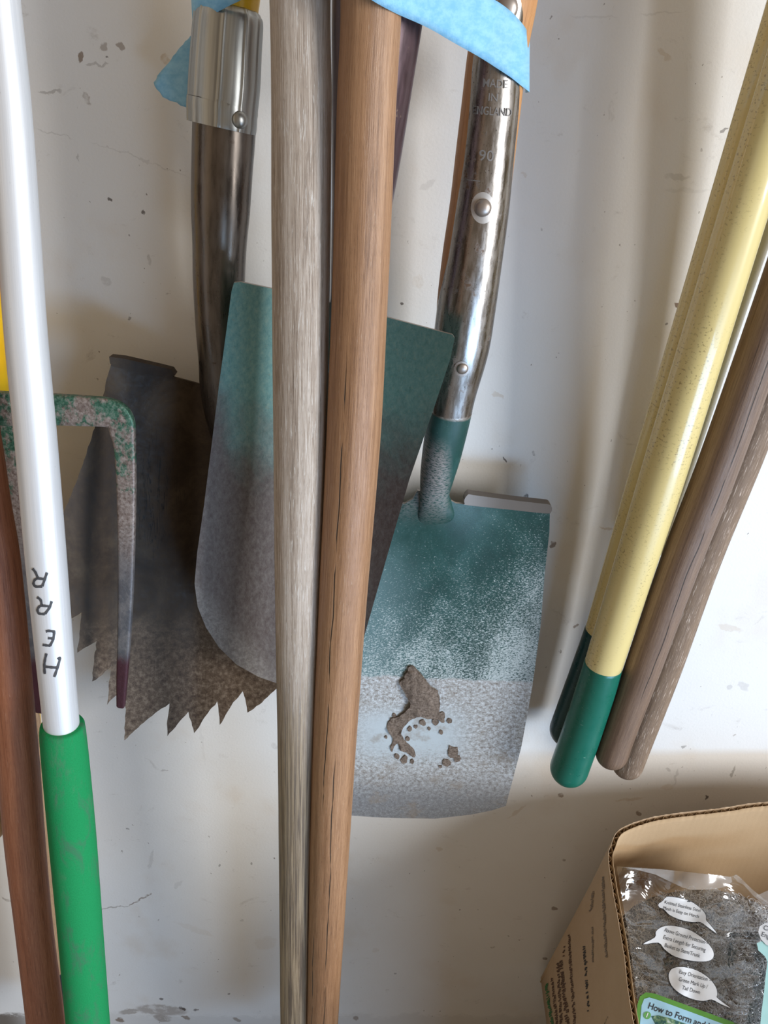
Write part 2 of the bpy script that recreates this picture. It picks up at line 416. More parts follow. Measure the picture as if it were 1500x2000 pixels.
low = m.mix(m.math('MULTIPLY', m.mr(m.math('ABSOLUTE', m.math('SUBTRACT', X, .80)), .05, .15, 1, 0), m.math('MULTIPLY', m.mr(Y, 1.36, 1.42), m.mr(m.math('ADD', Y, m.math('MULTIPLY', fine2, .1)), 1.50, 1.56, 1, 0))), low, (.60, .66, .68))
low = m.mix(m.mr(Y, 1.49, 1.57, 0, .75), low, (.20, .215, .24))
low = m.mix(m.math('MULTIPLY', m.mr(fine, .58, .64), m.mr(Y, 1.45, 1.52)), low, (.55, .58, .60))
c = m.mix(line, c, low)
dirt = m.mr(m.noise(m.map(u, (14, 20, 1), (1, 3, 0)), 1, 5, .7), .52, .68, 0, .55)
c = m.mix(m.math('MULTIPLY', dirt, m.mr(Y, 1.3, 1.4)), c, (.33, .27, .21))
steeltop = m.mr(Y, .93, 1.02)
streak = m.math('MULTIPLY', m.mr(m.noise(m.map(u, (130, 520, 1), (0, 2, 0), (0, 0, -.25)), 1, 4, .7), .40, .54), m.mr(X, .862, .885, 1, 0))
c = m.mix(m.math('MULTIPLY', m.math('MULTIPLY', streak, m.mr(Y, .83, .88)), m.mr(Y, .93, 1.04, .9, 0)), c, (.30, .28, .27))
# above 0.805 bare rusty steel
bare = m.mr(m.math('ADD', Y, wob), .808, .802)
bb = m.noise(m.map(u, (60, 70, 1)), 1, 6, .75)
c = m.mix(m.math('MULTIPLY', m.math('SUBTRACT', 1.0, m.mr(Y, .800, .806)), 1.0), c, m.ramp(bb, [(.40, (.20, .14, .10)), (.5, (.40, .36, .32)), (.62, (.50, .47, .44))]))
met = m.math('MAXIMUM', m.math('MULTIPLY', m.math('SUBTRACT', 1.0, m.mr(Y, .800, .806)), .9), m.math('MULTIPLY', line, .35))
m.set(color=c, rough=m.mr(fine, .4, .6, .36, .5), metal=met); m.bump(m.math('ADD', fine, fine2), .18, .0005)
M['spade'] = m.m
M['spade_edge'] = plain('worn_steel_edge', (.42, .36, .31), .45, .5)
# ---- teal scoop
m = NM('faded_teal_paint'); u = m.uv('Design'); X, Y = m.sep(u)[0], m.sep(u)[1]
big = m.noise(m.map(u, (12, 10, 1), (2, 0, 0)), 1, 6, .7, .4); fine = m.noise(m.map(u, (150, 150, 1)), 1, 5, .75, .5); mid = m.noise(m.map(u, (110, 70, 1), (0, 0, 0), (0, 0, .6)), 1, 7, .8, .2)
teal = m.ramp(mid, [(.34, (.095, .25, .24)), (.5, (.16, .335, .325)), (.66, (.25, .40, .36))])
teal = m.mix(m.mr(fine, .58, .66, 0, .45), teal, (.30, .31, .22))
brown = m.ramp(mid, [(.34, (.085, .062, .056)), (.5, (.13, .108, .10)), (.66, (.18, .162, .15))])
g = m.math('ADD', m.math('ADD', Y, m.math('MULTIPLY', m.math('SUBTRACT', big, .5), .25)), m.math('MULTIPLY', m.mr(X, .40, .47, .16, 0), 1.0))
c = m.mix(m.mr(g, .74, .98), teal, brown)
c = m.mix(m.math('MULTIPLY', m.mr(m.math('SUBTRACT', Y, m.mr(X, .38, .56, .0, .20, False)), 1.10, 1.18), m.mr(fine, .42, .62, .2, .6)), c, (.34, .32, .29))
c = m.mix(m.math('MULTIPLY', m.mr(X, .70, .74), .35), c, m.mix(m.mr(g, .72, .95), m.mix(fine, (.035, .085, .06), (.075, .125, .085)), (.055, .026, .020)))  # shade of the right half, turned from the light, mixed into its colour
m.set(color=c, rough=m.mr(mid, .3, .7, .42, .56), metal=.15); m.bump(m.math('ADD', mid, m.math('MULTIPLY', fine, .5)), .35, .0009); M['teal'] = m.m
# ---- dark shovel blade
m = NM('dark_worn_shovel_steel'); u = m.uv('Design'); X, Y = m.sep(u)[0], m.sep(u)[1]
big = m.noise(m.map(u, (9, 7, 1), (4, 1, 0)), 1, 5, .65, .6); fine = m.noise(m.map(u, (90, 90, 1)), 1, 8, .8)
c = m.ramp(m.math('ADD', m.math('MULTIPLY', big, .7), m.math('MULTIPLY', fine, .3)), [(.36, (.024, .014, .008)), (.5, (.052, .033, .019)), (.64, (.095, .066, .040))])
rust = m.ramp(fine, [(.38, (.055, .033, .022)), (.5, (.12, .082, .055)), (.62, (.22, .165, .12))])
c = m.mix(m.mr(m.math('ADD', m.math('ADD', Y, m.math('MULTIPLY', m.math('SUBTRACT', big, .5), .35)), m.mr(X, .2, .5, 0, .04, False)), 1.20, 1.36), c, rust)
scr = m.noise(m.map(u, (75, 6, 1), (0, 0, 0), (0, 0, .12)), 1, 4, .6, 1.8); reg = m.mr(m.math('ADD', m.math('ABSOLUTE', m.math('SUBTRACT', X, .30)), m.math('ABSOLUTE', m.math('MULTIPLY', m.math('SUBTRACT', Y, .97), .45))), .03, .085, 1, 0)
ln = m.mr(m.math('ABSOLUTE', m.math('SUBTRACT', scr, .5)), .006, .022, 1, 0)
c = m.mix(m.math('MULTIPLY', m.math('MULTIPLY', ln, reg), .95), c, (.008, .006, .005))
m.set(color=c, rough=m.mr(fine, .3, .7, .42, .6), metal=.15, spec=.3); m.bump(m.math('ADD', big, m.math('MULTIPLY', fine, .35)), .25, .001); M['shovel'] = m.m
# ---- fork paint
m = NM('chipped_green_fork_paint'); u = m.uv('Design'); X, Y = m.sep(u)[0], m.sep(u)[1]
n = m.noise(m.map(m.posn(), (70, 70, 50)), 1, 5, .75); f = m.noise(m.map(m.posn(), (400, 400, 400)), 1, 4, .7)
bare = m.ramp(f, [(.35, (.14, .10, .085)), (.5, (.24, .19, .165)), (.65, (.34, .29, .26))])
gr = m.ramp(f, [(.38, (.025, .075, .05)), (.5, (.05, .14, .09)), (.62, (.15, .20, .16))])
c = m.mix(m.mr(m.math('ADD', n, m.mr(Y, .80, 1.04, .0, -.14, False)), .46, .56), bare, gr)
c = m.mix(m.mr(m.math('ADD', Y, m.math('MULTIPLY', n, .15)), 1.08, 1.22), c, m.mix(m.mr(n, .4, .6), (.10, .10, .11), (.17, .16, .16)))
c = m.mix(m.mr(m.math('ADD', Y, m.math('MULTIPLY', n, .05)), 1.29, 1.32), c, m.mix(n, (.045, .018, .024), (.095, .03, .042)))
m.set(color=c, rough=m.mr(f, .3, .7, .4, .6), metal=.35); m.bump(m.math('ADD', n, f), .35, .0009); M['fork'] = m.m
# ---- tape
m = NM('blue_crepe_paper_tape'); u = m.uv('Design')
f = m.noise(m.map(u, (400, 60, 1), (0, 0, 0), (0, 0, -.5)), 1, 3, .7); b = m.noise(m.map(u, (50, 50, 1)), 1, 5, .7)
m.set(color=m.mix(m.mr(b, .35, .65), (.20, .47, .70), (.30, .58, .78)), rough=.6, spec=.35); m.bump(m.math('ADD', f, b), .3, .0005); M['tape'] = m.m
# ---- mud
m = NM('dried_mud'); n = m.noise(m.posn(), 500, 4, .7)
m.set(color=m.ramp(n, [(.35, (.10, .072, .055)), (.65, (.25, .195, .155))]), rough=.95, spec=.1); m.bump(n, .6, .001); M['mud'] = m.m
# ---- cardboard
def card(name, c1, c2):
    m = NM(name); n = m.noise(m.posn(), 25, 5, .65); f = m.noise(m.posn(), 600, 3, .6)
    u = m.uv(); ln = m.math('SINE', m.math('MULTIPLY', m.sep(u)[0], 950))
    c = m.mix(m.math('ADD', m.math('MULTIPLY', n, .7), m.math('MULTIPLY', f, .3)), c1, c2)
    m.set(color=c, rough=.85, spec=.2); m.bump(m.math('ADD', m.math('MULTIPLY', ln, .12), f), .2, .0006); return m.m
M['card'] = card('kraft_cardboard', (.40, .27, .15), (.53, .37, .22))
M['card_out'] = card('printed_side_cardboard', (.42, .30, .19), (.54, .40, .27))
M['flute'] = card('corrugated_flute_paper', (.30, .20, .11), (.42, .29, .17))

# ------------------------------------------------------------------ structure: wall, floor
m = NM('scuffed_white_wall_paint'); P = m.posn(); px_ = m.sep(P)
vec = m.N.new('ShaderNodeCombineXYZ'); m.L.new(px_[0], vec.inputs[0]); m.L.new(px_[2], vec.inputs[1]); vec = vec.outputs[0]
big = m.noise(m.map(vec, (3.0, 3.0, 1)), 1, 4, .55)
c = m.mix(m.mr(big, .3, .7), (.74, .715, .68), (.80, .79, .77))
tan = m.noise(m.map(vec, (9, 7, 1), (4, 2, 0)), 1, 4, .6)
c = m.mix(m.mr(tan, .54, .72, 0, .35), c, (.66, .56, .45))
sm = m.noise(m.map(vec, (26, 40, 1), (1, 5, 0), (0, 0, .3)), 1, 6, .75, .6)
c = m.mix(m.mr(sm, .60, .74, 0, .45), c, (.42, .38, .34))
spk = m.noise(m.map(vec, (230, 170, 1)), 1, 2, .5); rg = m.noise(m.map(vec, (20, 20, 1), (8, 8, 0)), 1, 3, .6)
c = m.mix(m.math('MULTIPLY', m.mr(spk, .715, .75), m.mr(rg, .46, .6, 0, .75)), c, (.16, .12, .09))
wv = m.noise(m.map(vec, (60, 60, 1), (3, 3, 0)), 1, 5, .7)
dv = m.N.new('ShaderNodeVectorMath'); dv.operation = 'SCALE'; dn = m.N.new('ShaderNodeTexNoise'); dn.inputs['Scale'].default_value = 140; dn.inputs['Detail'].default_value = 4
m.L.new(vec, dn.inputs['Vector']); sb = m.N.new('ShaderNodeVectorMath'); sb.operation = 'SUBTRACT'; m.L.new(dn.outputs['Color'], sb.inputs[0]); sb.inputs[1].default_value = (.5, .5, .5)
m.L.new(sb.outputs[0], dv.inputs[0]); dv.inputs['Scale'].default_value = .009
ad = m.N.new('ShaderNodeVectorMath'); ad.operation = 'ADD'; m.L.new(vec, ad.inputs[0]); m.L.new(dv.outputs[0], ad.inputs[1]); wvec = ad.outputs[0]
def mark(x0, y0, x1, y1, wpx, strength, col):
    """one scuff on the wall running between two points of the photo frame"""
    global c
    a = at(x0, y0, 0); b_ = at(x1, y1, 0); cx, cz = (a.x + b_.x) / 2, (a.z + b_.z) / 2
    L = math.hypot(b_.x - a.x, b_.z - a.z) / 2; ang = math.atan2(b_.z - a.z, b_.x - a.x)
    wd = wpx * zc(x0, y0, 0) / FPX; L = max(L, wd)
    ma = m.N.new('ShaderNodeVectorMath'); ma.operation = 'MULTIPLY_ADD'; m.L.new(c, ma.inputs[0]); ma.inputs[1].default_value = (1e-7, 1e-7, 0); m.L.new(wvec, ma.inputs[2])  # keeps the marks in evaluation order
    mp = m.N.new('ShaderNodeMapping'); mp.vector_type = 'TEXTURE'; m.L.new(ma.outputs[0], mp.inputs[0])
    mp.inputs['Location'].default_value = (cx, cz, 0); mp.inputs['Rotation'].default_value = (0, 0, ang); mp.inputs['Scale'].default_value = (L, wd, 1)
    ln = m.N.new('ShaderNodeVectorMath'); ln.operation = 'LENGTH'; m.L.new(mp.outputs[0], ln.inputs[0])
    if abs(x1 - x0) > 60 and wpx < 6: strength *= .55
    k = m.math('MULTIPLY', m.mr(ln.outputs['Value'], .75, 1.1, 1, 0), m.mr(wv, .34, .5, .3, 1))
    c = m.mix(m.math('MULTIPLY', k, strength), c, col)
BR, GY, TN, DK = (.20, .13, .08), (.36, .33, .30), (.55, .44, .32), (.07, .05, .04)
for q in [(152, 118, 160, 104, 4, .8, BR), (192, 98, 208, 84, 7, .5, BR), (228, 84, 240, 98, 6, .6, BR), (212, 116, 208, 108, 4, .7, DK), (165, 126, 215, 128, 2.5, .5, GY), (315, 122, 330, 108, 7, .6, TN),
          (160, 184, 178, 202, 7, .5, BR), (75, 181, 122, 181, 3, .6, GY), (66, 248, 145, 272, 1.6, .6, GY), (172, 274, 372, 348, 1.5, .45, GY), (210, 385, 222, 390, 3, .8, DK), (281, 414, 285, 414, 3, .8, DK),
          (286, 496, 294, 520, 6, .4, GY), (200, 545, 214, 550, 9, .3, GY), (250, 622, 252, 622, 3, .5, DK), (322, 573, 330, 575, 3, .6, DK), (150, 315, 152, 300, 2.5, .5, GY),
          (1316, 597, 1329, 590, 4, .9, BR), (1300, 632, 1304, 630, 4, .6, DK), (1295, 345, 1350, 348, 5, .3, GY), (1296, 370, 1392, 372, 4, .25, GY), (1285, 90, 1310, 118, 5, .35, TN), (1240, 30, 1340, 22, 2, .4, GY), (1108, 32, 1210, 35, 2.5, .3, GY),
          (1405, 258, 1422, 250, 3, .6, DK), (960, 768, 985, 776, 6, .4, TN), (1025, 968, 1029, 972, 4, .8, DK), (1038, 884, 1042, 888, 4, .6, DK), (982, 893, 988, 904, 2, .8, DK), (959, 880, 962, 878, 2.5, .8, DK), (1170, 1030, 1200, 1034, 2.5, .6, TN),
          (1077, 1063, 1082, 1064, 5, .8, BR), (1122, 1222, 1130, 1225, 4, .7, BR), (1015, 338, 1030, 345, 4, .3, TN), (820, 370, 850, 352, 6, .2, GY), (780, 592, 788, 594, 2.5, .8, DK), (815, 548, 822, 552, 12, .2, TN),
          (195, 1776, 255, 1768, 2, .7, GY), (250, 1769, 297, 1745, 2.6, .7, BR), (0, 1752, 30, 1764, 3, .7, GY), (372, 1268, 400, 1500, 4, .1, GY), (310, 1505, 330, 1504, 2, .5, GY), (530, 1450, 545, 1465, 8, .3, GY), (340, 1735, 356, 1720, 5, .2, GY),
          (245, 1618, 252, 1622, 3, .6, DK), (428, 1688, 431, 1694, 3, .5, DK), (540, 1835, 498, 1850, 20, .18, TN), (300, 1660, 290, 1700, 4, .25, GY), (340, 1800, 420, 1830, 8, .14, TN), (470, 1795, 473, 1800, 3, .5, DK), (490, 1690, 492, 1685, 3, .5, DK),
          (1400, 1222, 1450, 1232, 7, .35, TN), (1445, 1330, 1460, 1350, 9, .3, GY), (1420, 1345, 1430, 1340, 5, .35, GY), (1333, 1457, 1338, 1460, 4, .5, DK), (1425, 1520, 1436, 1495, 3, .7, GY), (1430, 1437, 1437, 1434, 3, .5, BR), (1300, 1500, 1310, 1508, 4, .4, GY), (1316, 1535, 1324, 1500, 3, .3, GY),
          (1090, 1552, 1100, 1556, 6, .7, BR), (1290, 1540, 1318, 1536, 8, .3, TN), (1245, 1582, 1250, 1595, 5, .7, BR), (1378, 1562, 1382, 1552, 3, .8, DK), (1260, 1558, 1200, 1565, 3, .4, TN), (1030, 1570, 990, 1600, 3, .35, TN),
          (1078, 1772, 1086, 1778, 6, .7, BR), (1098, 1678, 1106, 1680, 4, .6, BR), (1062, 1870, 1070, 1874, 5, .7, BR), (855, 1655, 860, 1662, 6, .4, TN), (960, 1850, 964, 1852, 4, .5, BR), (730, 1855, 740, 1858, 7, .2, TN), (770, 1900, 772, 1904, 3, .5, DK),
          (232, 1978, 272, 1974, 9, .85, (.40, .36, .32)), (262, 1970, 368, 1975, 17, .8, (.40, .35, .31)), (300, 1985, 335, 1992, 12, .8, (.36, .31, .27)), (226, 1990, 242, 1995, 8, .8, BR), (352, 1966, 360, 1974, 4, .9, DK), (312, 1952, 318, 1950, 4, .7, DK), (372, 1990, 352, 1984, 5, .7, BR), (380, 1972, 386, 1972, 4, .8, DK), (455, 1988, 470, 1996, 6, .6, BR), (690, 1990, 700, 1985, 7, .6, BR), (445, 1940, 448, 1942, 3, .6, DK)]:
    mark(*q)
gz = m.math('ADD', px_[2], m.math('MULTIPLY', m.math('SUBTRACT', sm, .5), .06))
grime = m.math('MULTIPLY', m.mr(gz, .022, .032, 1, 0), m.mr(px_[0], -.49, -.42, 1, .12))
c = m.mix(m.math('MULTIPLY', grime, .9), c, (.09, .065, .045))
pe = m.noise(m.map(vec, (420, 420, 1)), 1, 3, .6)
m.set(color=c, rough=.55, spec=.3); m.bump(m.math('ADD', pe, m.math('MULTIPLY', sm, .6)), .22, .0007)
def boxbm(x0, x1, y0, y1, z0, z1):
    bm = bmesh.new(); bmesh.ops.create_cube(bm, size=1)
    for v in bm.verts: v.co = Vector((lerp(x0, x1, v.co.x + .5), lerp(y0, y1, v.co.y + .5), lerp(z0, z1, v.co.z + .5)))
    return bm
setp(link('wall_back', boxbm(-2.2, 2.2, 0, .1, 0, 2.4), m.m), kind='structure', label='scuffed white painted garage wall')
m = NM('concrete_floor'); n = m.noise(m.posn(), 9, 6, .65); f = m.noise(m.posn(), 160, 3)
m.set(color=m.mix(m.math('ADD', m.math('MULTIPLY', n, .7), m.math('MULTIPLY', f, .3)), (.30, .285, .265), (.46, .45, .43)), rough=.8); m.bump(f, .3, .001)
setp(link('floor', boxbm(-2.2, 2.2, -3.0, .1, -.1, 0), m.m), kind='structure', label='grey concrete garage floor')

# ------------------------------------------------------------------ round point shovel (left)
sh = thing('digging_shovel', at(430, 500, .07), 'dark steel shovel with a jagged torn blade edge and galvanised collar at top left', 'shovel')
bm = sweep(bmesh.new(), pole_rows([(478, -420, .085, 55), (462, -100, .075, 55), (452, 25, .07, 51), (446, 90, .07, 50)], 6), 40, 1, 1)
link('handle', bm, M['yellow'], sh, 'yellow fibreglass handle')
# ferrule: crimped collar with pressed ridges
def ribs(th, t):
    f = 1.0
    for c0 in (.35, .876, 1.53, 2.35, 2.85, 4.2, 5.2):
        dlt = (th - c0 + math.pi) % (2 * math.pi) - math.pi
        f += .042 * math.exp(-(dlt / .045) ** 2)
    if t > .80: f -= .012
    if t < .10: f -= .035 * (1 - t / .10)
    return f
rows = pole_rows([(449, 24, .07, 62), (448, 38, .07, 66), (444, 90, .07, 67), (440, 160, .07, 68), (437, 200, .07, 67), (436, 205, .07, 67.5), (435, 238, .07, 67), (434, 250, .07, 66)], 5)
bm = sweep(bmesh.new(), rows, 180, 1, 0, ribs); fer = link('collar', bm, M['galv'], sh, 'galvanised crimped collar', angle=60)
nr = Vector((.62, -.78, 0)); cc = at(437, 236, .07) + nr.normalized() * (67 * zc(437, 236, .07) / FPX - .0006)
link('rivet', dome(bmesh.new(), cc, nr, .0052, .0032), M['galv'], fer)
rows = pole_rows([(440, 150, .07, 60), (438, 246, .07, 61), (434, 330, .070, 59), (431, 410, .069, 56.5), (429, 480, .067, 52), (428, 550, .064, 50), (431, 640, .060, 48), (436, 700, .056, 48), (442, 745, .052, 52), (450, 800, .047, 52), (458, 860, .041, 44), (464, 930, .034, 30), (468, 1000, .028, 12)], 6)
rows = [(a, b, c_, r, r * (1 if b < 680 else max(.28, 1 - (b - 680) / 300))) for a, b, c_, r, _ in rows]
link('socket', sweep(bmesh.new(), rows, 40, 0, 1), M['socket_brown'], sh, 'brown steel socket')
def dsh(x, y):
    u = (x - 458) / 270
    tip = max(0, (y - 1150) / 300)
    return .030 + .036 * abs(u) ** 1.7 + .010 * tip - .004 * math.exp(-((x - 385) / 26) ** 2) * (1 if y < 1150 else .5)
out = [(217, 712), (250, 716), (330, 734), (372, 745), (390, 750), (400, 742), (440, 735), (480, 742), (540, 765), (600, 790), (655, 850), (665, 1000), (662, 1200), (640, 1300), (600, 1340), (560, 1352)]
jagp = [(540, 1345), (512, 1372), (483, 1392), (480, 1372), (474, 1350), (452, 1378), (429, 1416), (427, 1392), (424, 1370), (402, 1398), (379, 1432), (374, 1410), (368, 1390), (350, 1410), (327, 1438), (327, 1405), (331, 1374), (315, 1384), (280, 1412), (243, 1446), (244, 1400), (248, 1335),
        (232, 1352), (209, 1377), (212, 1340), (218, 1300), (200, 1318), (180, 1331), (184, 1290), (189, 1252), (172, 1262), (151, 1275), (156, 1230), (159, 1196), (140, 1208), (118, 1235), (100, 1200), (104, 1120), (115, 1040), (124, 1002), (150, 940), (180, 850), (202, 770), (210, 735)]
out += jag(jagp, 1.3, 3, 7, False)
link('blade', plate(bmesh.new(), out, dsh, .0022, 11), M['shovel'], sh, 'dark rusty blade with jagged edge')
lip = [(213, 697), (240, 700), (275, 708), (310, 716), (334, 722), (341, 732), (337, 738), (300, 733), (255, 724), (222, 716), (215, 710)]
link('foot_step', plate(bmesh.new(), lip, lambda x, y: dsh(x, 715) + .004 + (y - 697) / 41 * -.003, .009, 8), M['shovel'], sh, 'folded foot step lip')

# ------------------------------------------------------------------ square garden spade (right)
sp = thing('garden_spade', at(930, 500, .07), 'square garden spade with worn green paint and a mud clump, stamped steel straps above', 'spade')
core = pole_rows([(1032, -400, .09, 60), (1001, -80, .078, 59), (991, 0, .075, 58.5), (972, 100, .071, 58), (960, 200, .070, 58), (948, 300, .069, 58), (936, 400, .068, 57.5), (921, 500, .067, 57), (909, 600, .065, 56), (905, 650, .064, 50)], 6)
link('handle', sweep(bmesh.new(), core, 44, 1, 1), M['orange_wood'], sp, 'orange wooden handle')
SK = [(996, -60, .080, 48), (987, 20, .078, 49), (971, 100, .0745, 51), (962, 200, .0735, 53), (951, 300, .0725, 53.5), (940, 400, .0715, 55), (926, 500, .0705, 56), (911, 600, .068, 57), (900, 680, .065, 55), (886, 760, .061, 46), (880, 800, .059, 42)]
rows = pole_rows(SK, 6)
strapd = lambda y: None
bm = sweep(bmesh.new(), rows, 44, 1, 0); BV_SOCK = BVHTree.FromBMesh(bm)
link('strap_socket', bm, M['bright_socket'], sp, 'pitted shiny steel strap socket')
rows2 = pole_rows([(881, 796, .059, 42.3), (872, 840, .056, 41), (862, 890, .051, 38), (854, 930, .047, 33.5), (849, 965, .044, 29), (850, 985, .041, 33), (852, 1010, .039, 38), (853, 1040, .036, 30), (853, 1075, .033, 16), (853, 1100, .030, 6)], 8)
rows2 = [(a, b, c_, r, r * (1 if b < 930 else max(.2, 1 - (b - 930) / 120))) for a, b, c_, r, _ in rows2]
link('neck', sweep(bmesh.new(), rows2, 44, 0, 1), M['spade'], sp, 'green painted neck, scraped on one side')
def onsock(px, py, lift=0.0):
    """point on the front of the strap socket at a frame position"""
    h = BV_SOCK.ray_cast(CAM, ray(px, py)); n_ = h[1] if h[1].dot(ray(px, py)) < 0 else -h[1]
    return h[0] + n_ * lift, n_
bm = bmesh.new()
for t_, x, y, s_, ft in (('MADE', 967, 164, 23, 47), ('IN', 963, 191, 22, 17), ('ENGLAND', 961, 218, 23, 75), ('90', 950, 305, 30, 28)):
    ca, sa = math.cos(.07), math.sin(.07)
    text_bm(t_, s_, .12, .5, bm, lambda a, b, c_, x=x, y=y: onsock(x + a * ca + b * sa, y - b * ca + a * sa, .0004 + c_ * .0006)[0], fit=ft)
for (x0, y0, x1, y1) in ((912, 352, 938, 355), (948, 264, 951, 258), (948, 330, 949, 337)):
    a, b_ = onsock(x0, y0, .0003)[0], onsock(x1, y1, .0003)[0]; mid = onsock((x0 + x1) / 2, (y0 + y1) / 2, .0004)[0]; q = Vector((0, 0, .0006))
    vs = [bm.verts.new(v) for v in (a, mid, b_, b_ + q, mid + q, a + q)]; bm.faces.new((vs[0], vs[1], vs[4], vs[5])); bm.faces.new((vs[1], vs[2], vs[3], vs[4]))
link('stamped_lettering', bm, plain('shaded_stamp_steel', (.21, .19, .175), .55, .1), sp, 'stamped words MADE IN ENGLAND and number 90')
def disc_on(px, py, hw, hh, lift):
    bm = bmesh.new(); n = 36; cc = bm.verts.new(onsock(px, py, lift)[0]); rings = []
    for fr in (.4, .75, 1):
        rings.append([bm.verts.new(onsock(px + hw * fr * math.cos(a), py + hh * fr * math.sin(a), lift)[0]) for a in [2 * math.pi * k / n for k in range(n)]])
    for j in range(n):
        bm.faces.new((cc, rings[0][j], rings[0][(j + 1) % n]))
        for i in range(2): bm.faces.new((rings[i][j], rings[i + 1][j], rings[i + 1][(j + 1) % n], rings[i][(j + 1) % n]))
    bmesh.ops.recalc_face_normals(bm, faces=bm.faces); return bm
for (x, y, hw, hh, rr) in ((943, 406, 23, 31, .0056), (903, 720, 15, 15, .0042), (988, 16, 24, 30, .0070)):
    w_ = link('washer_mark', disc_on(x - (1 if y > 700 else 0), y, hw, hh, .0004), M['worn_bright'] if y < 700 else M['rivet'], sp, 'bare ring around the rivet')
    p0, n_ = onsock(x, y, .0003); link('rivet', dome(bmesh.new(), p0, n_, rr, .0022 if y > 700 else .0035), M['rivet'], w_)
def dsp(x, y):
    u = (x - 856 + (y - 1000) * .07) / 215
    return .034 + .010 * u * u + .010 * math.exp(-((x - 852) / 70) ** 2) * math.exp(-(max(0, y - 985) / 90) ** 2) - .010 * max(0, (y - 1050) / 550)
out = [(640, 985), (700, 975), (790, 984), (806, 975), (815, 958), (835, 962), (862, 962), (874, 974), (890, 983), (907, 985), (912, 978), (1074, 996), (1073, 1040), (1064, 1120), (1056, 1220), (1040, 1340), (1018, 1460), (988, 1574), (960, 1583), (920, 1591), (850, 1599), (780, 1598), (730, 1596), (690, 1593), (640, 1588), (640, 1400), (640, 1200)]
link('blade', plate(bmesh.new(), out, dsp, .0028, 12, mat_side=1), [M['spade'], M['spade_edge']], sp, 'flat blade, green above and bare steel below')
lip = [(914, 966), (925, 967), (1000, 977), (1062, 984), (1074, 986), (1078, 992), (1076, 1001), (1066, 1003), (1000, 996), (915, 987), (908, 984), (907, 976)]
link('foot_step', plate(bmesh.new(), smooth_outline(lip, 2), lambda x, y: dsp(x, 990) + .0035, .010, 7), plain('dull_bare_steel', (.17, .145, .125), .5, .4), sp, 'rolled bare steel foot step')
# dried mud
mo = smooth_outline([(797, 1305), (806, 1302), (816, 1312), (832, 1330), (842, 1345), (856, 1352), (860, 1375), (858, 1392), (868, 1406), (866, 1412), (850, 1404), (835, 1405), (822, 1400), (806, 1404), (796, 1412), (786, 1425), (784, 1438), (795, 1452), (806, 1462), (812, 1476), (806, 1479), (794, 1470), (781, 1466), (778, 1452), (770, 1458), (766, 1469), (763, 1462), (768, 1444), (759, 1430), (756, 1418), (764, 1404), (780, 1400), (796, 1386), (802, 1376), (790, 1352), (783, 1342), (781, 1333), (789, 1325)], 2)
def dmud(x, y):
    core = math.exp(-((x - 822) ** 2 + (y - 1355) ** 2 * .6) / 1400) * .006
    return dsp(x, y) + .0012 + core + .0022 * max(0, noise.noise(Vector((x * .09, y * .09, 1)))) + .001 * noise.noise(Vector((x * .3, y * .3, 4)))
link('mud_clump', plate(bmesh.new(), jag(mo, 1.6, 9, 4), dmud, .0025, 3.5), M['mud'], sp, 'dried brown mud stuck on the blade', angle=60)
crumbs = [(884, 1470, 12), (872, 1490, 9), (893, 1482, 7), (862, 1431, 4), (850, 1410, 7), (878, 1408, 5), (826, 1412, 6), (812, 1420, 4), (800, 1425, 5), (776, 1478, 5), (790, 1484, 7), (805, 1488, 4), (864, 1398, 6), (838, 1424, 3), (770, 1398, 4), (796, 1444, 4), (860, 1498, 3), (754, 1440, 3)]
for i, (x, y, s_) in enumerate(crumbs):
    o_ = jag([(x + s_ * (.8 + .4 * random.random()) * math.cos(a), y + s_ * (.7 + .6 * random.random()) * math.sin(a)) for a in [k * .7 for k in range(9)]], .8, i, 4)
    link('mud_clump', plate(bmesh.new(), o_, lambda a, b: dsp(a, b) + .0008 + .0015 * abs(noise.noise(Vector((a * .2, b * .2, 0)))), .0018, 3.5), M['mud'], sp, 'small crumb of dried mud', angle=60)

# ------------------------------------------------------------------ teal trenching shovel (centre)
ts = thing('trenching_shovel', at(650, 560, .10), 'narrow curved shovel with faded teal paint behind the two wooden handles', 'shovel')
rows = pole_rows([(752, -420, .135, 92), (744, -100, .125, 92), (738, 20, .12, 90), (728, 150, .115, 80), (716, 300, .108, 68), (704, 430, .100, 56), (692, 560, .092, 46), (684, 660, .082, 40), (676, 780, .070, 24)], 7)
rows = [(a, b, c_, r, min(r, .021) * max(.3, 1 - max(0, b - 480) / 420)) for a, b, c_, r, _ in rows]
link('socket', sweep(bmesh.new(), rows, 44, 1, 1), M['dark_socket'], ts, 'dark maroon tapered socket')
def dts(x, y):
    cxl = 672 - (y - 600) * .13
    u = (x - cxl) / 225
    return .073 + .046 * abs(u) ** 1.3 - .012 * max(0, (y - 900) / 400)
out = [(457, 552), (470, 551), (560, 570), (700, 605), (884, 654), (888, 660), (880, 700), (850, 790), (800, 935), (755, 1090), (711, 1244), (690, 1290), (650, 1330), (600, 1345), (545, 1336), (505, 1322), (462, 1298), (428, 1265), (402, 1225), (386, 1185), (380, 1140), (385, 1080), (398, 990), (412, 880), (428, 750), (443, 640), (452, 570)]
link('blade', plate(bmesh.new(), out, dts, .0036, 12, mat_side=1), [M['teal'], M['spade_edge']], ts, 'faded teal blade browned towards its tip')

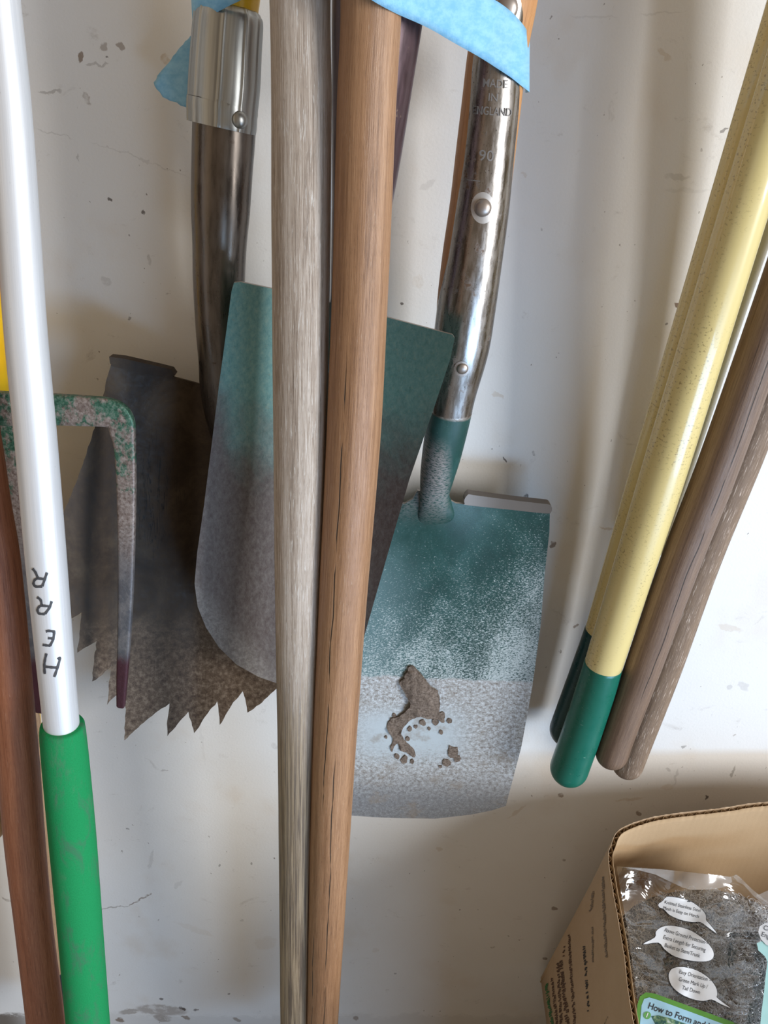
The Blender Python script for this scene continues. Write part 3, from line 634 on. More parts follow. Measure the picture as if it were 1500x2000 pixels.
# ------------------------------------------------------------------ two wooden handles in the centre
g = 'long wooden handles hanging in the centre'
def handle(name, knots, mat_, label, cat='garden tool', cap0=1, cap1=2, group=None, n=8, wob=.0):
    t = thing(name, at(*knots[-1][:3]), label, cat, group)
    link('shaft', sweep(bmesh.new(), pole_rows(knots, n), 48, cap0, cap1, None, wob), mat_, t)
    return t
handle('long_handled_tool', [(584, -400, .15, 70), (586, 0, .15, 59.5), (589, 200, .152, 59), (588, 500, .154, 57), (587, 800, .155, 53.5), (585, 1000, .155, 49.5), (583, 1200, .154, 45), (582, 1500, .152, 39), (580, 1800, .15, 34), (579, 2000, .148, 31), (578, 2200, .146, 28)], M['grey_wood'],
       'weathered grey ash handle, left of the central pair', cat='garden tool', wob=.012)
handle('long_handled_tool', [(727, -400, .172, 70), (725, 0, .168, 60), (716, 200, .166, 58), (706, 500, .164, 55.5), (693, 800, .163, 53.5), (681, 1000, .162, 50.5), (668, 1200, .162, 46.5), (651, 1500, .161, 41.5), (638, 1800, .160, 35), (630, 2000, .159, 30), (623, 2200, .158, 27)], M['brown_wood'],
       'smooth brown cracked handle, right of the central pair', cat='garden tool', wob=.012)

# ------------------------------------------------------------------ right group
g = None
front_px = [(1733, -500, .150, 54), (1598, -60, .128, 48), (1503, 250, .118, 46.5), (1395, 600, .103, 45), (1303, 900, .088, 43), (1241, 1100, .08, 39.5), (1178, 1300, .0725, 36), (1178, 1302, .0725, 36)]
cp = thing('long_handled_tool', at(1178, 1300, .072), 'cream enamelled pole with bright green rounded tip, frontmost of the right group', 'garden tool')
link('shaft', sweep(bmesh.new(), pole_rows(front_px[:-1], 8), 44, 1, 1), M['cream'], cp)
link('end_grip', sweep(bmesh.new(), pole_rows([(1178.5, 1298, .0725, 36.6), (1163, 1350, .071, 37.2), (1135, 1435, .068, 37.2), (1112, 1500, .066, 37)], 6), 44, 1, 2), M['green_tip'], cp, 'bright green dipped tip')
cp = thing('long_handled_tool', at(1178, 1238, .042), 'cream pole with dark green tip, behind the bright tipped one on its left', 'garden tool')
link('shaft', sweep(bmesh.new(), pole_rows([(1698, -500, .110, 50), (1563, -60, .090, 44), (1469, 250, .080, 41), (1365, 600, .066, 39), (1275, 900, .052, 37), (1222, 1080, .046, 35), (1176, 1236, .042, 33.5)], 8), 44, 1, 1), M['cream'], cp)
link('end_grip', sweep(bmesh.new(), pole_rows([(1176.5, 1234, .042, 34.2), (1150, 1310, .040, 34.4), (1108, 1425, .037, 34)], 6), 44, 1, 2), M['dark_tip'], cp, 'dark green dipped tip')
cp = thing('long_handled_tool', at(1275, 1060, .0225), 'cream pole showing as a thin strip right of the front cream pole', 'garden tool')
link('shaft', sweep(bmesh.new(), pole_rows([(1800, -500, .080, 46), (1624, 0, .062, 40), (1524, 300, .050, 37), (1423, 600, .040, 34), (1325, 900, .030, 32), (1273, 1060, .0225, 30)], 8), 40, 1, 2), M['cream'], cp)
handle('long_handled_tool', [(1870, -400, .150, 54), (1634, 250, .118, 44), (1502, 630, .100, 41), (1406, 900, .090, 39.5), (1328, 1100, .083, 37.5), (1257, 1300, .076, 34), (1213, 1420, .073, 31.5), (1195, 1472, .072, 31)], M['walnut_wood'], 'dull brown wooden handle with rounded end touching the green tip')
handle('long_handled_tool', [(1930, -400, .125, 54), (1690, 250, .095, 44), (1558, 600, .076, 41), (1462, 860, .064, 39), (1370, 1090, .056, 37), (1297, 1300, .050, 34), (1240, 1450, .046, 32), (1226, 1492, .045, 30)], M['scuffed_wood'], 'brown wooden handle with pale scuff flecks, rightmost in the group')

# ------------------------------------------------------------------ left group
HP = [(-44, -420, .10, 44), (-9, -60, .115, 41), (-3, 0, .117, 40.5), (18, 200, .123, 40.3), (35, 430, .131, 40), (50.5, 650, .138, 39.5), (69.5, 850, .146, 38.8), (88.5, 1075, .154, 38), (107, 1280, .161, 35), (121, 1425, .166, 33), (122, 1440, .166, 32.6)]
hp = thing('aluminium_pole', at(124, 1425, .166), 'silver aluminium pole with handwritten letters and a bright green foam grip', 'pole')
bm = sweep(bmesh.new(), pole_rows(HP, 8), 48, 1, 1); BV_POLE = BVHTree.FromBMesh(bm)
link('pole', bm, M['alu'], hp)
fg = pole_rows([(122, 1418, .166, 41), (123, 1436, .166, 42.5), (129, 1500, .168, 43.5), (142, 1640, .177, 43.5), (157, 1817, .189, 41.5), (172, 2000, .200, 40), (190, 2220, .214, 39)], 10)
link('foam_grip', sweep(bmesh.new(), fg, 48, 1, 2), M['foam'], hp, 'bright green foam grip')
# hand-drawn strokes laid on the pole
def onpole(px, py, lift):
    h = BV_POLE.ray_cast(CAM, ray(px, py)); n_ = h[1] if h[1].dot(ray(px, py)) < 0 else -h[1]
    return h[0] + n_ * lift
strokes = [[(91, 1276), (88, 1290), (87, 1300), (88, 1316)], [(113, 1288), (117, 1285), (112, 1305), (106, 1322)], [(90, 1302), (100, 1303), (113, 1304)],
           [(106, 1234), (104, 1248), (98, 1261)], [(108, 1234), (96, 1232), (90, 1233)], [(104, 1247), (94, 1246)], [(99, 1261), (90, 1260), (84, 1259)],
           [(101, 1174), (97, 1186), (88, 1199)], [(88, 1199), (77, 1198), (74, 1190), (80, 1183), (95, 1184)], [(82, 1183), (80, 1172), (73, 1166)],
           [(92, 1118), (88, 1130), (83, 1145)], [(83, 1145), (70, 1145), (66, 1138), (72, 1130), (88, 1131)], [(75, 1130), (70, 1118), (64, 1110)]]
bm = bmesh.new()
for st in strokes:
    pts = catmull(st, 6); prev = None
    for i, p_ in enumerate(pts):
        a = pts[max(i - 1, 0)]; b_ = pts[min(i + 1, len(pts) - 1)]; dx, dy = b_[0] - a[0], b_[1] - a[1]; L = math.hypot(dx, dy) or 1
        wd = 2.4 + .25 * math.sin(i * 1.3)
        row = [bm.verts.new(onpole(p_[0] + s_ * dy / L * wd, p_[1] - s_ * dx / L * wd, .00035)) for s_ in (-1, 0, 1)]
        if prev:
            for k in range(2): bm.faces.new((prev[k], prev[k + 1], row[k + 1], row[k]))
        prev = row
link('handwritten_lettering', bm, M['marker'], hp, 'black marker letters H E R R running up the pole')
# red wooden handle
handle('long_handled_tool', [(-110, 200, .112, 42), (-62, 700, .118, 40), (-32, 905, .12, 39), (-18, 1000, .123, 39), (-5, 1075, .126, 39), (4, 1150, .128, 38.5), (17, 1280, .132, 38.5), (28, 1400, .136, 38), (37, 1500, .139, 38), (48, 1640, .143, 37), (67, 1817, .151, 34), (90, 2000, .158, 34.5), (112, 2200, .164, 32)], M['red_wood'],
       'thick reddish brown wooden handle at bottom left beside the foam grip', wob=.01)
tp = thing('wooden_pole', at(95, 1890, .09), 'mottled tan wooden pole with black end, behind the reddish handle', 'garden tool')
link('shaft', sweep(bmesh.new(), pole_rows([(-2, 1180, .080, 34), (28, 1330, .082, 35), (54, 1500, .085, 34), (72, 1640, .088, 33), (87, 1780, .090, 30), (98, 1894, .092, 27)], 8), 40, 1, 1), M['tan_wood'], tp)
link('end_cap', sweep(bmesh.new(), pole_rows([(98, 1892, .092, 27.6), (105, 1960, .093, 27), (112, 2060, .095, 26)], 4), 40, 1, 2), M['black_tip'], tp, 'black rubber end')
handle('long_handled_tool', [(-60, 100, .048, 30), (-45, 300, .047, 30), (-24, 660, .045, 31), (6, 1000, .043, 31), (30, 1230, .042, 30), (46, 1380, .041, 29), (52, 1440, .041, 28)], M['yellow'],
       'thin yellow pole glimpsed behind the fork at the left edge')
handle('long_handled_tool', [(-60, 1250, .07, 34), (-38, 1420, .072, 33), (-27, 1560, .074, 33), (-24, 1615, .075, 32)], wood('amber_wood', (.14, .07, .02), (.36, .2, .06), (.5, .3, .1), rough=.5),
       'amber wooden handle end peeking in at the left edge')
# ------------------------------------------------------------------ fork
fk = thing('cultivator_fork', at(60, 800, .09), 'chipped green two tined fork head behind the silver pole', 'garden fork')
def bar(rows, name, cap1=2):
    rr = [(a, b, c_, hw * zc(a, b, c_) / FPX, hw * zc(a, b, c_) / FPX * dr) for a, b, c_, hw, dr in catmull(rows, 7)]
    def sq(th, t): # rounded square section
        k = 5.0; return (abs(math.cos(th)) ** k + abs(math.sin(th)) ** k) ** (-1 / k)
    return link(name, sweep(bmesh.new(), rr, 48, 1, cap1, sq), M['fork'], fk, angle=50)
bar([(-70, 786, .092, 33, .36), (0, 797, .092, 34, .36), (60, 798, .092, 32, .36), (120, 800, .092, 31, .36), (180, 803, .092, 30, .36), (208, 805, .092, 29.5, .36), (226, 811, .092, 29, .36), (236, 824, .092, 27, .38), (240, 846, .092, 24, .4), (244, 875, .092, 20.5, .44), (247, 940, .094, 18.5, .48), (247.5, 1040, .097, 16.5, .5), (246, 1150, .099, 14.5, .55), (243, 1240, .100, 12.5, .6), (239, 1320, .100, 10.5, .7), (236.5, 1376, .100, 8, .8)], 'crossbar_and_tine')
bar([(14, 790, .088, 24, .42), (17, 850, .089, 25, .42), (26, 930, .091, 24, .45), (37, 1030, .093, 22, .5), (50, 1130, .095, 18, .5), (60, 1220, .097, 16, .6), (70, 1310, .098, 13, .65), (78, 1385, .098, 9, .8)], 'tine')

# ------------------------------------------------------------------ painter's tape
bm = bmesh.new()
def strip(cent, n=10):
    """cent: (px, py, d, nx_px, ny_px) centre line + half-width vector in px"""
    uv2 = bm.loops.layers.uv.get('Design') or bm.loops.layers.uv.new('Design')
    ks = catmull(cent, n); prev = None; W = 6
    for k in ks:
        row = []
        for j in range(W + 1):
            s_ = -1 + 2 * j / W; x, y = k[0] + k[3] * s_, k[1] + k[4] * s_
            row.append((bm.verts.new(at(x, y, k[2]) + Vector((0, -.0006 * noise.noise(Vector((x * .03, y * .03, 0))), 0))), (x / 1000, y / 1000)))
        if prev:
            for j in range(W):
                f = bm.faces.new((prev[j][0], prev[j + 1][0], row[j + 1][0], row[j][0]))
                for lp, q in zip(f.loops, (prev[j][1], prev[j + 1][1], row[j + 1][1], row[j][1])): lp[uv2].uv = q
        prev = row
# front band: over the brown handle, then taut down to the spade straps, wrapped round them
strip([(560, -190, .170, 26, -52), (650, -125, .186, 26, -52), (740, -62, .190, 27, -54), (800, -28, .178, 27, -54), (860, 3, .150, 27, -50), (915, 35, .122, 26, -50), (955, 58, .104, 23, -51), (985, 79, .0975, 18, -52), (1008, 98, .092, 12, -52), (1024, 114, .083, 6, -53), (1032, 124, .073, 1, -53), (1033, 127, .062, 0, -53), (1026, 128, .050, 0, -53)])
# left end: from the band down over the collar's left side and out behind it
strip([(560, -190, .170, 26, -52), (500, -110, .120, 40, 45), (440, -42, .103, 42, 34), (405, -20, .095, 38, 34), (384, -4, .084, 22, 40), (376, 20, .072, 4, 50), (380, 70, .055, -6, 60)])
link_tape_parts = None
tape_flap = jag([(384, 66), (372, 70), (352, 92), (330, 122), (312, 142), (300, 161), (302, 168), (312, 180), (318, 190), (332, 197), (345, 200), (352, 206), (372, 213), (392, 214), (400, 140)], 1.0, 5, 7)
plate(bm, tape_flap, lambda x, y: .047 - .012 * (392 - x) / 90, .0002, 9, back=False)
o = link('painters_tape', bm, M['tape'], origin=at(860, 10, .15)); so = o.modifiers.new('t', 'SOLIDIFY'); so.thickness = .0003
setp(o, 'light blue paper tape strapped round the tool bundle at the top', 'tape')

# ------------------------------------------------------------------ cardboard box
TL = math.radians(18); BO = Vector((.19, -.012, .12)); BX = Vector((1, 0, 0)); BF = Vector((0, -math.cos(TL), -math.sin(TL))); BU = Vector((0, -math.sin(TL), math.cos(TL)))
def boxp(x, f, u): return BO + BX * x + BF * f + BU * u
HB = .33; WB = .42; DB = .386
top = [(.014, DB + .0, 0), (.012, .25, 0), (.011, .126, 0), (.015, .07, 0), (.018, .0, 0), (.0245, -.019, 0), (.0345, -.0325, 0), (.057, -.042, 0), (.084, -.048, 0), (.135, -.054, 0), (.188, -.061, 0), (.26, -.062, 0), (.34, -.052, 0), (.42, -.02, 0), (WB, .10, 0), (WB, .25, 0), (WB, DB, 0)]
bot = [(.0, DB, 0), (.0, .25, 0), (.001, .126, 0), (.001, .07, 0), (.001, .006, 0), (.003, .001, 0), (.015, 0, 0), (.045, 0, 0), (.08, 0, 0), (.135, 0, 0), (.188, 0, 0), (.26, 0, 0), (.34, 0, 0), (.412, 0, 0), (WB, .10, 0), (WB, .25, 0), (WB, DB, 0)]
bx = thing('cardboard_box', boxp(.2, DB, 0), 'open brown cardboard box tipped forward at bottom right, holding bagged wire mesh', 'box')
NB = 40
T_ = catmull(top, NB); B_ = catmull(bot, NB)
# close the loop along the front
for i in range(1, 160):
    t = i / 160; T_.append((lerp(WB, .014, t), DB, 0)); B_.append((lerp(WB, 0, t), DB, 0))
n = len(T_)
cen = Vector((WB / 2, DB / 2))
def nrm2(A, i):
    a, b = A[i - 1], A[(i + 1) % n]; t = Vector((b[0] - a[0], b[1] - a[1]));
    if t.length < 1e-9: return Vector((0, 0))
    t.normalize(); k = Vector((t.y, -t.x))
    if k.dot(cen - Vector((A[i][0], A[i][1]))) < 0: k = -k
    return k
nT = [nrm2(T_, i) for i in range(n)]; nB = [nrm2(B_, i) for i in range(n)]
arc = [0]
for i in range(1, n): arc.append(arc[-1] + math.hypot(T_[i][0] - T_[i - 1][0], T_[i][1] - T_[i - 1][1]))
def wallp(i, h, inset, ragged=0):
    i %= n; e_ = h / HB; k = e_ ** 1.0
    x = lerp(B_[i][0] + nB[i].x * inset, T_[i][0] + nT[i].x * inset, k); f = lerp(B_[i][1] + nB[i].y * inset, T_[i][1] + nT[i].y * inset, k)
    return boxp(x, f, h + ragged)
def rag(i, ph=0): return .0011 * noise.noise(Vector((arc[i % n] * 60, ph, 0))) + .0010 * noise.noise(Vector((arc[i % n] * 260, ph, 3)))
def sheet(bm, inset, hs, ph, mi=0, amp=0, freq=0, flip=False):
    uv = bm.loops.layers.uv.get('UVMap') or bm.loops.layers.uv.new('UVMap'); prev = None
    for h in hs:
        row = [bm.verts.new(wallp(i, h, inset + amp * math.sin(arc[i] * freq + .6 * noise.noise(Vector((arc[i] * 90, 0, 0)))), rag(i, ph) if h > .32 else 0)) for i in range(n)]
        if prev:
            for i in range(n):
                j = (i + 1) % n; f = bm.faces.new((prev[i], prev[j], row[j], row[i])); f.material_index = mi
                for lp, (a, hh) in zip(f.loops, ((arc[i], 0), (arc[j] if j else arc[i] + .002, 0), (arc[j] if j else arc[i] + .002, h), (arc[i], h))): lp[uv].uv = (a, hh)
        prev = row
hs = [0, .05, .1, .15, .2, .25, .29, .31, .322, .33]
TH = .0042
bm = bmesh.new(); sheet(bm, 0, hs, 1)
o = link('outer_liner', bm, M['card_out'], bx, angle=70); so = o.modifiers.new('t', 'SOLIDIFY'); so.thickness = .0005; so.offset = 0
bm = bmesh.new(); sheet(bm, TH, hs, 2)
o = link('inner_liner', bm, M['card'], bx, angle=70); so = o.modifiers.new('t', 'SOLIDIFY'); so.thickness = .0005; so.offset = 0
bm = bmesh.new(); sheet(bm, TH / 2, [.30, .32, .3285], 3, 0, TH / 2 - .0004, 2 * math.pi / .0085)
o = link('corrugated_core', bm, M['flute'], bx, 'wavy core along the torn rim', angle=70); so = o.modifiers.new('t', 'SOLIDIFY'); so.thickness = .0004; so.offset = 0
bm = bmesh.new(); vs = [bm.verts.new(boxp(x, f, u_)) for u_ in (.001, .004) for x, f in ((.002, .002), (WB - .002, .002), (WB - .002, DB - .002), (.002, DB - .002))]
for q in ((3, 2, 1, 0), (4, 5, 6, 7), (0, 1, 5, 4), (1, 2, 6, 5), (2, 3, 7, 6), (3, 0, 4, 7)): bm.faces.new([vs[i] for i in q])
link('base_panel', bm, M['card'], bx)
# printed marks on the left outer side : positions in (f along the side, h up)
def side(f, h, lift=.0007):
    """outer left face"""
    best = min(range(0, NB * 4 + 1), key=lambda i: abs(lerp(B_[i][1], T_[i][1], h / HB) - f))
    k = h / HB; x = lerp(B_[best][0], T_[best][0], k)
    return boxp(x - lift, f, h)
def side_px(px, py):
    r = ray(px, py)
    # intersect with the (nearly) flat side plane
    p0 = side(.05, .15); p1 = side(.15, .15); p2 = side(.05, .30); nn = (p1 - p0).cross(p2 - p0).normalized()
    t = (p0 - CAM).dot(nn) / r.dot(nn); P_ = CAM + r * t - BO
    return P_.dot(BF), P_.dot(BU)
def marks(rows_, mat_, name, label, seed):
    rnd = random.Random(seed); bm = bmesh.new()
    for (x0, y0, x1, y1, wpx, dens) in rows_:
        k = max(1, int(math.hypot(x1 - x0, y1 - y0) / 3.6))
        for i in range(k):
            if rnd.random() > dens: continue
            t0 = i / k; t1 = t0 + rnd.uniform(.5, .8) / k
            for rep in range(2):
                o0 = rnd.uniform(-.5, 0) * wpx; o1 = o0 + rnd.uniform(.35, .55) * wpx; sk = rnd.uniform(.5, 3.0)
                q = [(lerp(x0, x1, t0) + o0, lerp(y0, y1, t0) + sk), (lerp(x0, x1, t1) + o0, lerp(y0, y1, t1) + sk), (lerp(x0, x1, t1) + o1, lerp(y0, y1, t1)), (lerp(x0, x1, t0) + o1, lerp(y0, y1, t0))]
                bm.faces.new([bm.verts.new(side(*side_px(a, b))) for a, b in q])
    if bm.faces: link(name, bm, mat_, bx, label)
brown_ink = plain('brown_print_ink', (.10, .052, .03), .8); green_ink = plain('green_print_ink', (.035, .16, .05), .8); faded_ink = plain('faded_grey_ink', (.21, .16, .115), .8)
for k, (r_, mm, lb) in enumerate((((1111, 1825, 1122, 2000, 7, 1), brown_ink, 'thin brown printed line'), ((1096, 1875, 1108, 2000, 10, .95), brown_ink, 'block of brown print'), ((1103, 1840, 1100, 1880, 5, .5), brown_ink, 'short brown print'),
        ((1091, 1880, 1096, 2000, 8, .95), brown_ink, 'block of brown print'), ((1079, 1910, 1088, 2000, 7, 1), brown_ink, 'bold brown line'), ((1068, 1920, 1078, 2000, 8, 1), green_ink, 'green printed line'),
        ((1176, 1712, 1184, 1870, 7, 1), faded_ink, 'faded grey band'), ((1158, 1740, 1153, 1780, 8, .8), faded_ink, 'faded grey scribble'), ((1157, 1810, 1158, 1880, 5, .8), faded_ink, 'faded grey scribble'),
        ((1141, 1848, 1150, 1980, 7, .75), M['ink'], 'black handwritten line'), ((1190, 1985, 1184, 2000, 3, 1), M['ink'], 'black pen stroke'))):
    marks([r_], mm, 'printed_marks', lb, k)


# ------------------------------------------------------------------ contents: knitted steel mesh in a clear bag
def inplane(px, py, h):
    r = ray(px, py); p0 = boxp(0, 0, h); t = (p0 - CAM).dot(BU) / r.dot(BU); return CAM + r * t
def hbag(x, y):
    edge = max(0, min(1, (1760 - y) / 60)); le = max(0, (1262 - x) / 60)
    return .292 + .006 * noise.noise(Vector((x * .012, y * .012, 2))) + .0025 * noise.noise(Vector((x * .035, y * .03, 5))) + .012 * edge * (1 - edge * .3) + .006 * math.sin(x * .045 + y * .02) * edge + .006 * min(1, le)
def pbag(x, y, o_): return inplane(x, y, hbag(x, y) - o_)
m = NM('clear_plastic_film'); P = m.posn()
gl = m.N.new('ShaderNodeBsdfGlossy'); gl.inputs['Roughness'].default_value = .12; tr = m.N.new('ShaderNodeBsdfTransparent'); tr.inputs[0].default_value = (.93, .94, .95, 1)
fr = m.N.new('ShaderNodeFresnel'); fr.inputs[0].default_value = 1.5; mx = m.N.new('ShaderNodeMixShader')
wr = m.noise(m.map(P, (22, 40, 30)), 1, 3, .45, 1.2); bp = m.N.new('ShaderNodeBump'); bp.inputs['Strength'].default_value = .8; bp.inputs['Distance'].default_value = .006; m.L.new(wr, bp.inputs['Height'])
m.L.new(bp.outputs[0], gl.inputs['Normal']); m.L.new(bp.outputs[0], fr.inputs['Normal'])
m.L.new(m.math('ADD', m.math('MULTIPLY', fr.outputs[0], 1.6), .06, True), mx.inputs[0]); m.L.new(tr.outputs[0], mx.inputs[1]); m.L.new(gl.outputs[0], mx.inputs[2]); m.L.new(mx.outputs[0], m.out.inputs[0])
M['film'] = m.m
# a hazier layer where the film folds over itself
m = NM('folded_plastic_film'); df = m.N.new('ShaderNodeBsdfDiffuse'); df.inputs[0].default_value = (.75, .77, .80, 1); tr = m.N.new('ShaderNodeBsdfTransparent'); mx = m.N.new('ShaderNodeMixShader')
gl = m.N.new('ShaderNodeBsdfGlossy'); gl.inputs['Roughness'].default_value = .15; m2 = m.N.new('ShaderNodeMixShader'); m2.inputs[0].default_value = .10
mx.inputs[0].default_value = .22; m.L.new(tr.outputs[0], mx.inputs[1]); m.L.new(df.outputs[0], mx.inputs[2]); m.L.new(mx.outputs[0], m2.inputs[1]); m.L.new(gl.outputs[0], m2.inputs[2]); m.L.new(m2.outputs[0], m.out.inputs[0]); M['film2'] = m.m
bag = thing('plastic_bag', inplane(1350, 1900, .29), 'clear plastic bag with white speech bubbles and a green bordered panel, inside the cardboard box', 'bag')
bo = [(1204, 1692), (1245, 1694), (1290, 1697), (1350, 1703), (1428, 1712), (1436, 1708), (1444, 1712), (1460, 1728), (1480, 1745), (1508, 1762), (1560, 1790), (1600, 1850), (1600, 2120), (1500, 2160), (1400, 2170), (1275, 2140), (1262, 2060), (1252, 2000), (1238, 1900), (1226, 1820), (1212, 1740)]
link('film', plate(bmesh.new(), bo, None, 0, 9, pos=pbag, back=False), M['film'], bag, angle=80)
hem = [(1208, 1693), (1290, 1698), (1350, 1704), (1428, 1713), (1430, 1722), (1418, 1732), (1395, 1737), (1350, 1738), (1332, 1733), (1305, 1720), (1280, 1708), (1245, 1699)]
link('folded_hem', plate(bmesh.new(), hem, None, 0, 7, pos=lambda x, y, o_: inplane(x, y, hbag(x, y) + .0015), back=False), M['film2'], bag, 'hazy folded edge', angle=80)
hem = [(1432, 1712), (1438, 1708), (1445, 1713), (1470, 1738), (1500, 1762), (1540, 1785), (1540, 1795), (1498, 1772), (1472, 1750), (1452, 1728), (1440, 1722)]
link('folded_hem', plate(bmesh.new(), hem, None, 0, 5, pos=lambda x, y, o_: inplane(x, y, hbag(x, y) + .0015), back=False), M['film2'], bag, 'hazy folded edge', angle=80)
flap = [(1476, 1750), (1500, 1739), (1600, 1700), (1620, 1800), (1540, 1790), (1500, 1764)]
link('film_corner', plate(bmesh.new(), flap, None, 0, 9, pos=lambda x, y, o_: inplane(x, y, .300 + .0005 * (x - 1470) * .1), back=False), M['film2'], bag, angle=80)
white = plain('white_print', (.72, .75, .80), .4); text_ink = plain('dark_print', (.03, .035, .045), .5)
def ell(cx, cy, a, b, rot, tail, n=40):
    """ellipse with a pointed tail; rot in radians (screen clockwise positive)"""
    pts = []; ta = tail[0]
    for k in range(n):
        t = 2 * math.pi * k / n; x = a * math.cos(t); y = b * math.sin(t)
        pts.append((cx + x * math.cos(rot) - y * math.sin(rot), cy + x * math.sin(rot) + y * math.cos(rot)))
    # insert tail between the points nearest its direction
    k = min(range(n), key=lambda i: math.hypot(pts[i][0] - tail[0][0], pts[i][1] - tail[0][1]))
    out = pts[:k] + [tail[1]] + pts[k + 2:]
    return out
def grow(pts, g_):
    cx = sum(p[0] for p in pts) / len(pts); cy = sum(p[1] for p in pts) / len(pts); out = []
    n = len(pts)
    for i in range(n):
        a, b = pts[i - 1], pts[(i + 1) % n]; dx, dy = b[0] - a[0], b[1] - a[1]; L = math.hypot(dx, dy) or 1
        nx, ny = dy / L, -dx / L
        out.append((pts[i][0] + nx * g_, pts[i][1] + ny * g_))
    return out
def bubble(pts, lines, tx, ty, size, rot, label, fits=(0, 0, 0)):
    pts = smooth_outline(pts, 3)
    o = link('speech_bubble', plate(bmesh.new(), grow(pts, 1.1), None, 0, 8, pos=lambda x, y, o_: inplane(x, y, hbag(x, y) + .0012), back=False), text_ink, bag, label)
    link('bubble_face', plate(bmesh.new(), pts, None, 0, 8, pos=lambda x, y, o_: inplane(x, y, hbag(x, y) + .0014), back=False), white, o)
    bm = bmesh.new(); ca, sa = math.cos(rot), math.sin(rot)
    for k, ln in enumerate(lines):
        oy = (k - (len(lines) - 1) / 2) * size * 1.3
        text_bm(ln, size, 0, 0, bm, lambda a, b, c_: inplane(tx + a * ca - (-b + oy) * sa, ty + a * sa + (-b + oy) * ca, hbag(tx, ty) * 0 + hbag(tx + a * ca - (-b + oy) * sa, ty + a * sa + (-b + oy) * ca) + .0016), fit=fits[k])
    for f in bm.faces:
        f.normal_update()
        if f.normal.dot(BU) < 0: f.normal_flip()
    link('bubble_text', bm, text_ink, o)
bubble([(1302, 1752), (1315, 1752), (1345, 1759), (1366, 1772), (1378, 1786), (1379, 1797), (1385, 1804), (1400, 1823), (1384, 1812), (1368, 1801), (1352, 1801), (1328, 1796), (1308, 1787), (1297, 1776), (1288, 1772), (1286, 1766), (1294, 1760)], ['Knitted Stainless Steel', 'Mesh is Easy on Hands'], 1332, 1776, 9.2, .24, 'white speech bubble nearest the bag opening', (72, 72))
bubble([(1290, 1812), (1304, 1808), (1325, 1810), (1350, 1818), (1374, 1834), (1390, 1852), (1394, 1866), (1388, 1875), (1372, 1878), (1348, 1876), (1318, 1868), (1298, 1854), (1286, 1841), (1256, 1844), (1279, 1831), (1281, 1820)], ['Above Ground Protection\u2014', 'Extra Length for Securing', 'Basket to Stem/Trunk'], 1337, 1843, 11, .30, 'white speech bubble in the middle, tail to the left', (91, 86, 72))
bubble([(1318, 1890), (1335, 1889), (1360, 1895), (1384, 1910), (1398, 1928), (1401, 1942), (1400, 1948), (1412, 1958), (1427, 1969), (1408, 1961), (1390, 1952), (1374, 1955), (1352, 1951), (1328, 1940), (1312, 1925), (1306, 1908), (1309, 1896)], ['Easy Orientation \u2013', 'Green Mark Up /', 'Tail Down'], 1354, 1920, 11, .27, 'white speech bubble lowest on the bag', (64, 58, 36))
# instruction panel
def pat(x, y, l): return inplane(x, y, hbag(x, y) * .5 + .146 + l)
def up(bm):
    for f in bm.faces:
        f.normal_update()
        if f.normal.dot(BU) < 0: f.normal_flip()
    return bm
gp = [(1243, 2000), (1245, 1962), (1250, 1946), (1262, 1938), (1280, 1941), (1440, 1999), (1560, 2040), (1560, 2140), (1238, 2140)]
ip = link('instruction_panel', plate(bmesh.new(), gp, None, 0, 10, pos=lambda x, y, o_: pat(x, y, .0012), back=False), plain('green_panel_border', (.10, .30, .045), .4), bag, 'green bordered instruction panel')
gp = [(1250, 2000), (1253, 1964), (1258, 1951), (1268, 1948), (1285, 1953), (1440, 2010), (1550, 2050), (1550, 2130), (1246, 2130)]
link('panel_face', plate(bmesh.new(), gp, None, 0, 10, pos=lambda x, y, o_: pat(x, y, .0014), back=False), plain('pale_blue_panel', (.36, .62, .80), .4), ip, 'pale blue face')
rt = .335; ca, sa = math.cos(rt), math.sin(rt)
bm = text_bm('How to Form and Install', 18, .3, 0, None, lambda a, b, c_: pat(1266 + a * ca + b * sa, 1964 + a * sa - b * ca, .0016), align='LEFT', fit=158)
link('panel_text', up(bm), text_ink, ip)
link('number_disc', plate(bmesh.new(), [(1264 + 7.5 * math.cos(t * .35), 1983 + 7.5 * math.sin(t * .35)) for t in range(18)], None, 0, 5, pos=lambda x, y, o_: pat(x, y, .0016), back=False), plain('green_disc', (.12, .36, .10), .4), ip)
link('panel_number', up(text_bm('1', 13, .3, 0, None, lambda a, b, c_: pat(1264 + a * ca + b * sa, 1983 + a * sa - b * ca, .0018))), white, ip)
m = NM('printed_garden_picture'); n = m.noise(m.posn(), 160, 5, .8)
m.set(color=m.ramp(n, [(.35, (.01, .03, .10)), (.47, (.03, .13, .10)), (.55, (.20, .32, .16)), (.65, (.5, .6, .6))], 'LINEAR'), rough=.4)
link('panel_picture', plate(bmesh.new(), [(1272, 1985), (1285, 1983), (1310, 1989), (1400, 2022), (1400, 2100), (1266, 2100), (1280, 2000)], None, 0, 8, pos=lambda x, y, o_: pat(x, y, .0016), back=False), m.m, ip, 'printed picture')
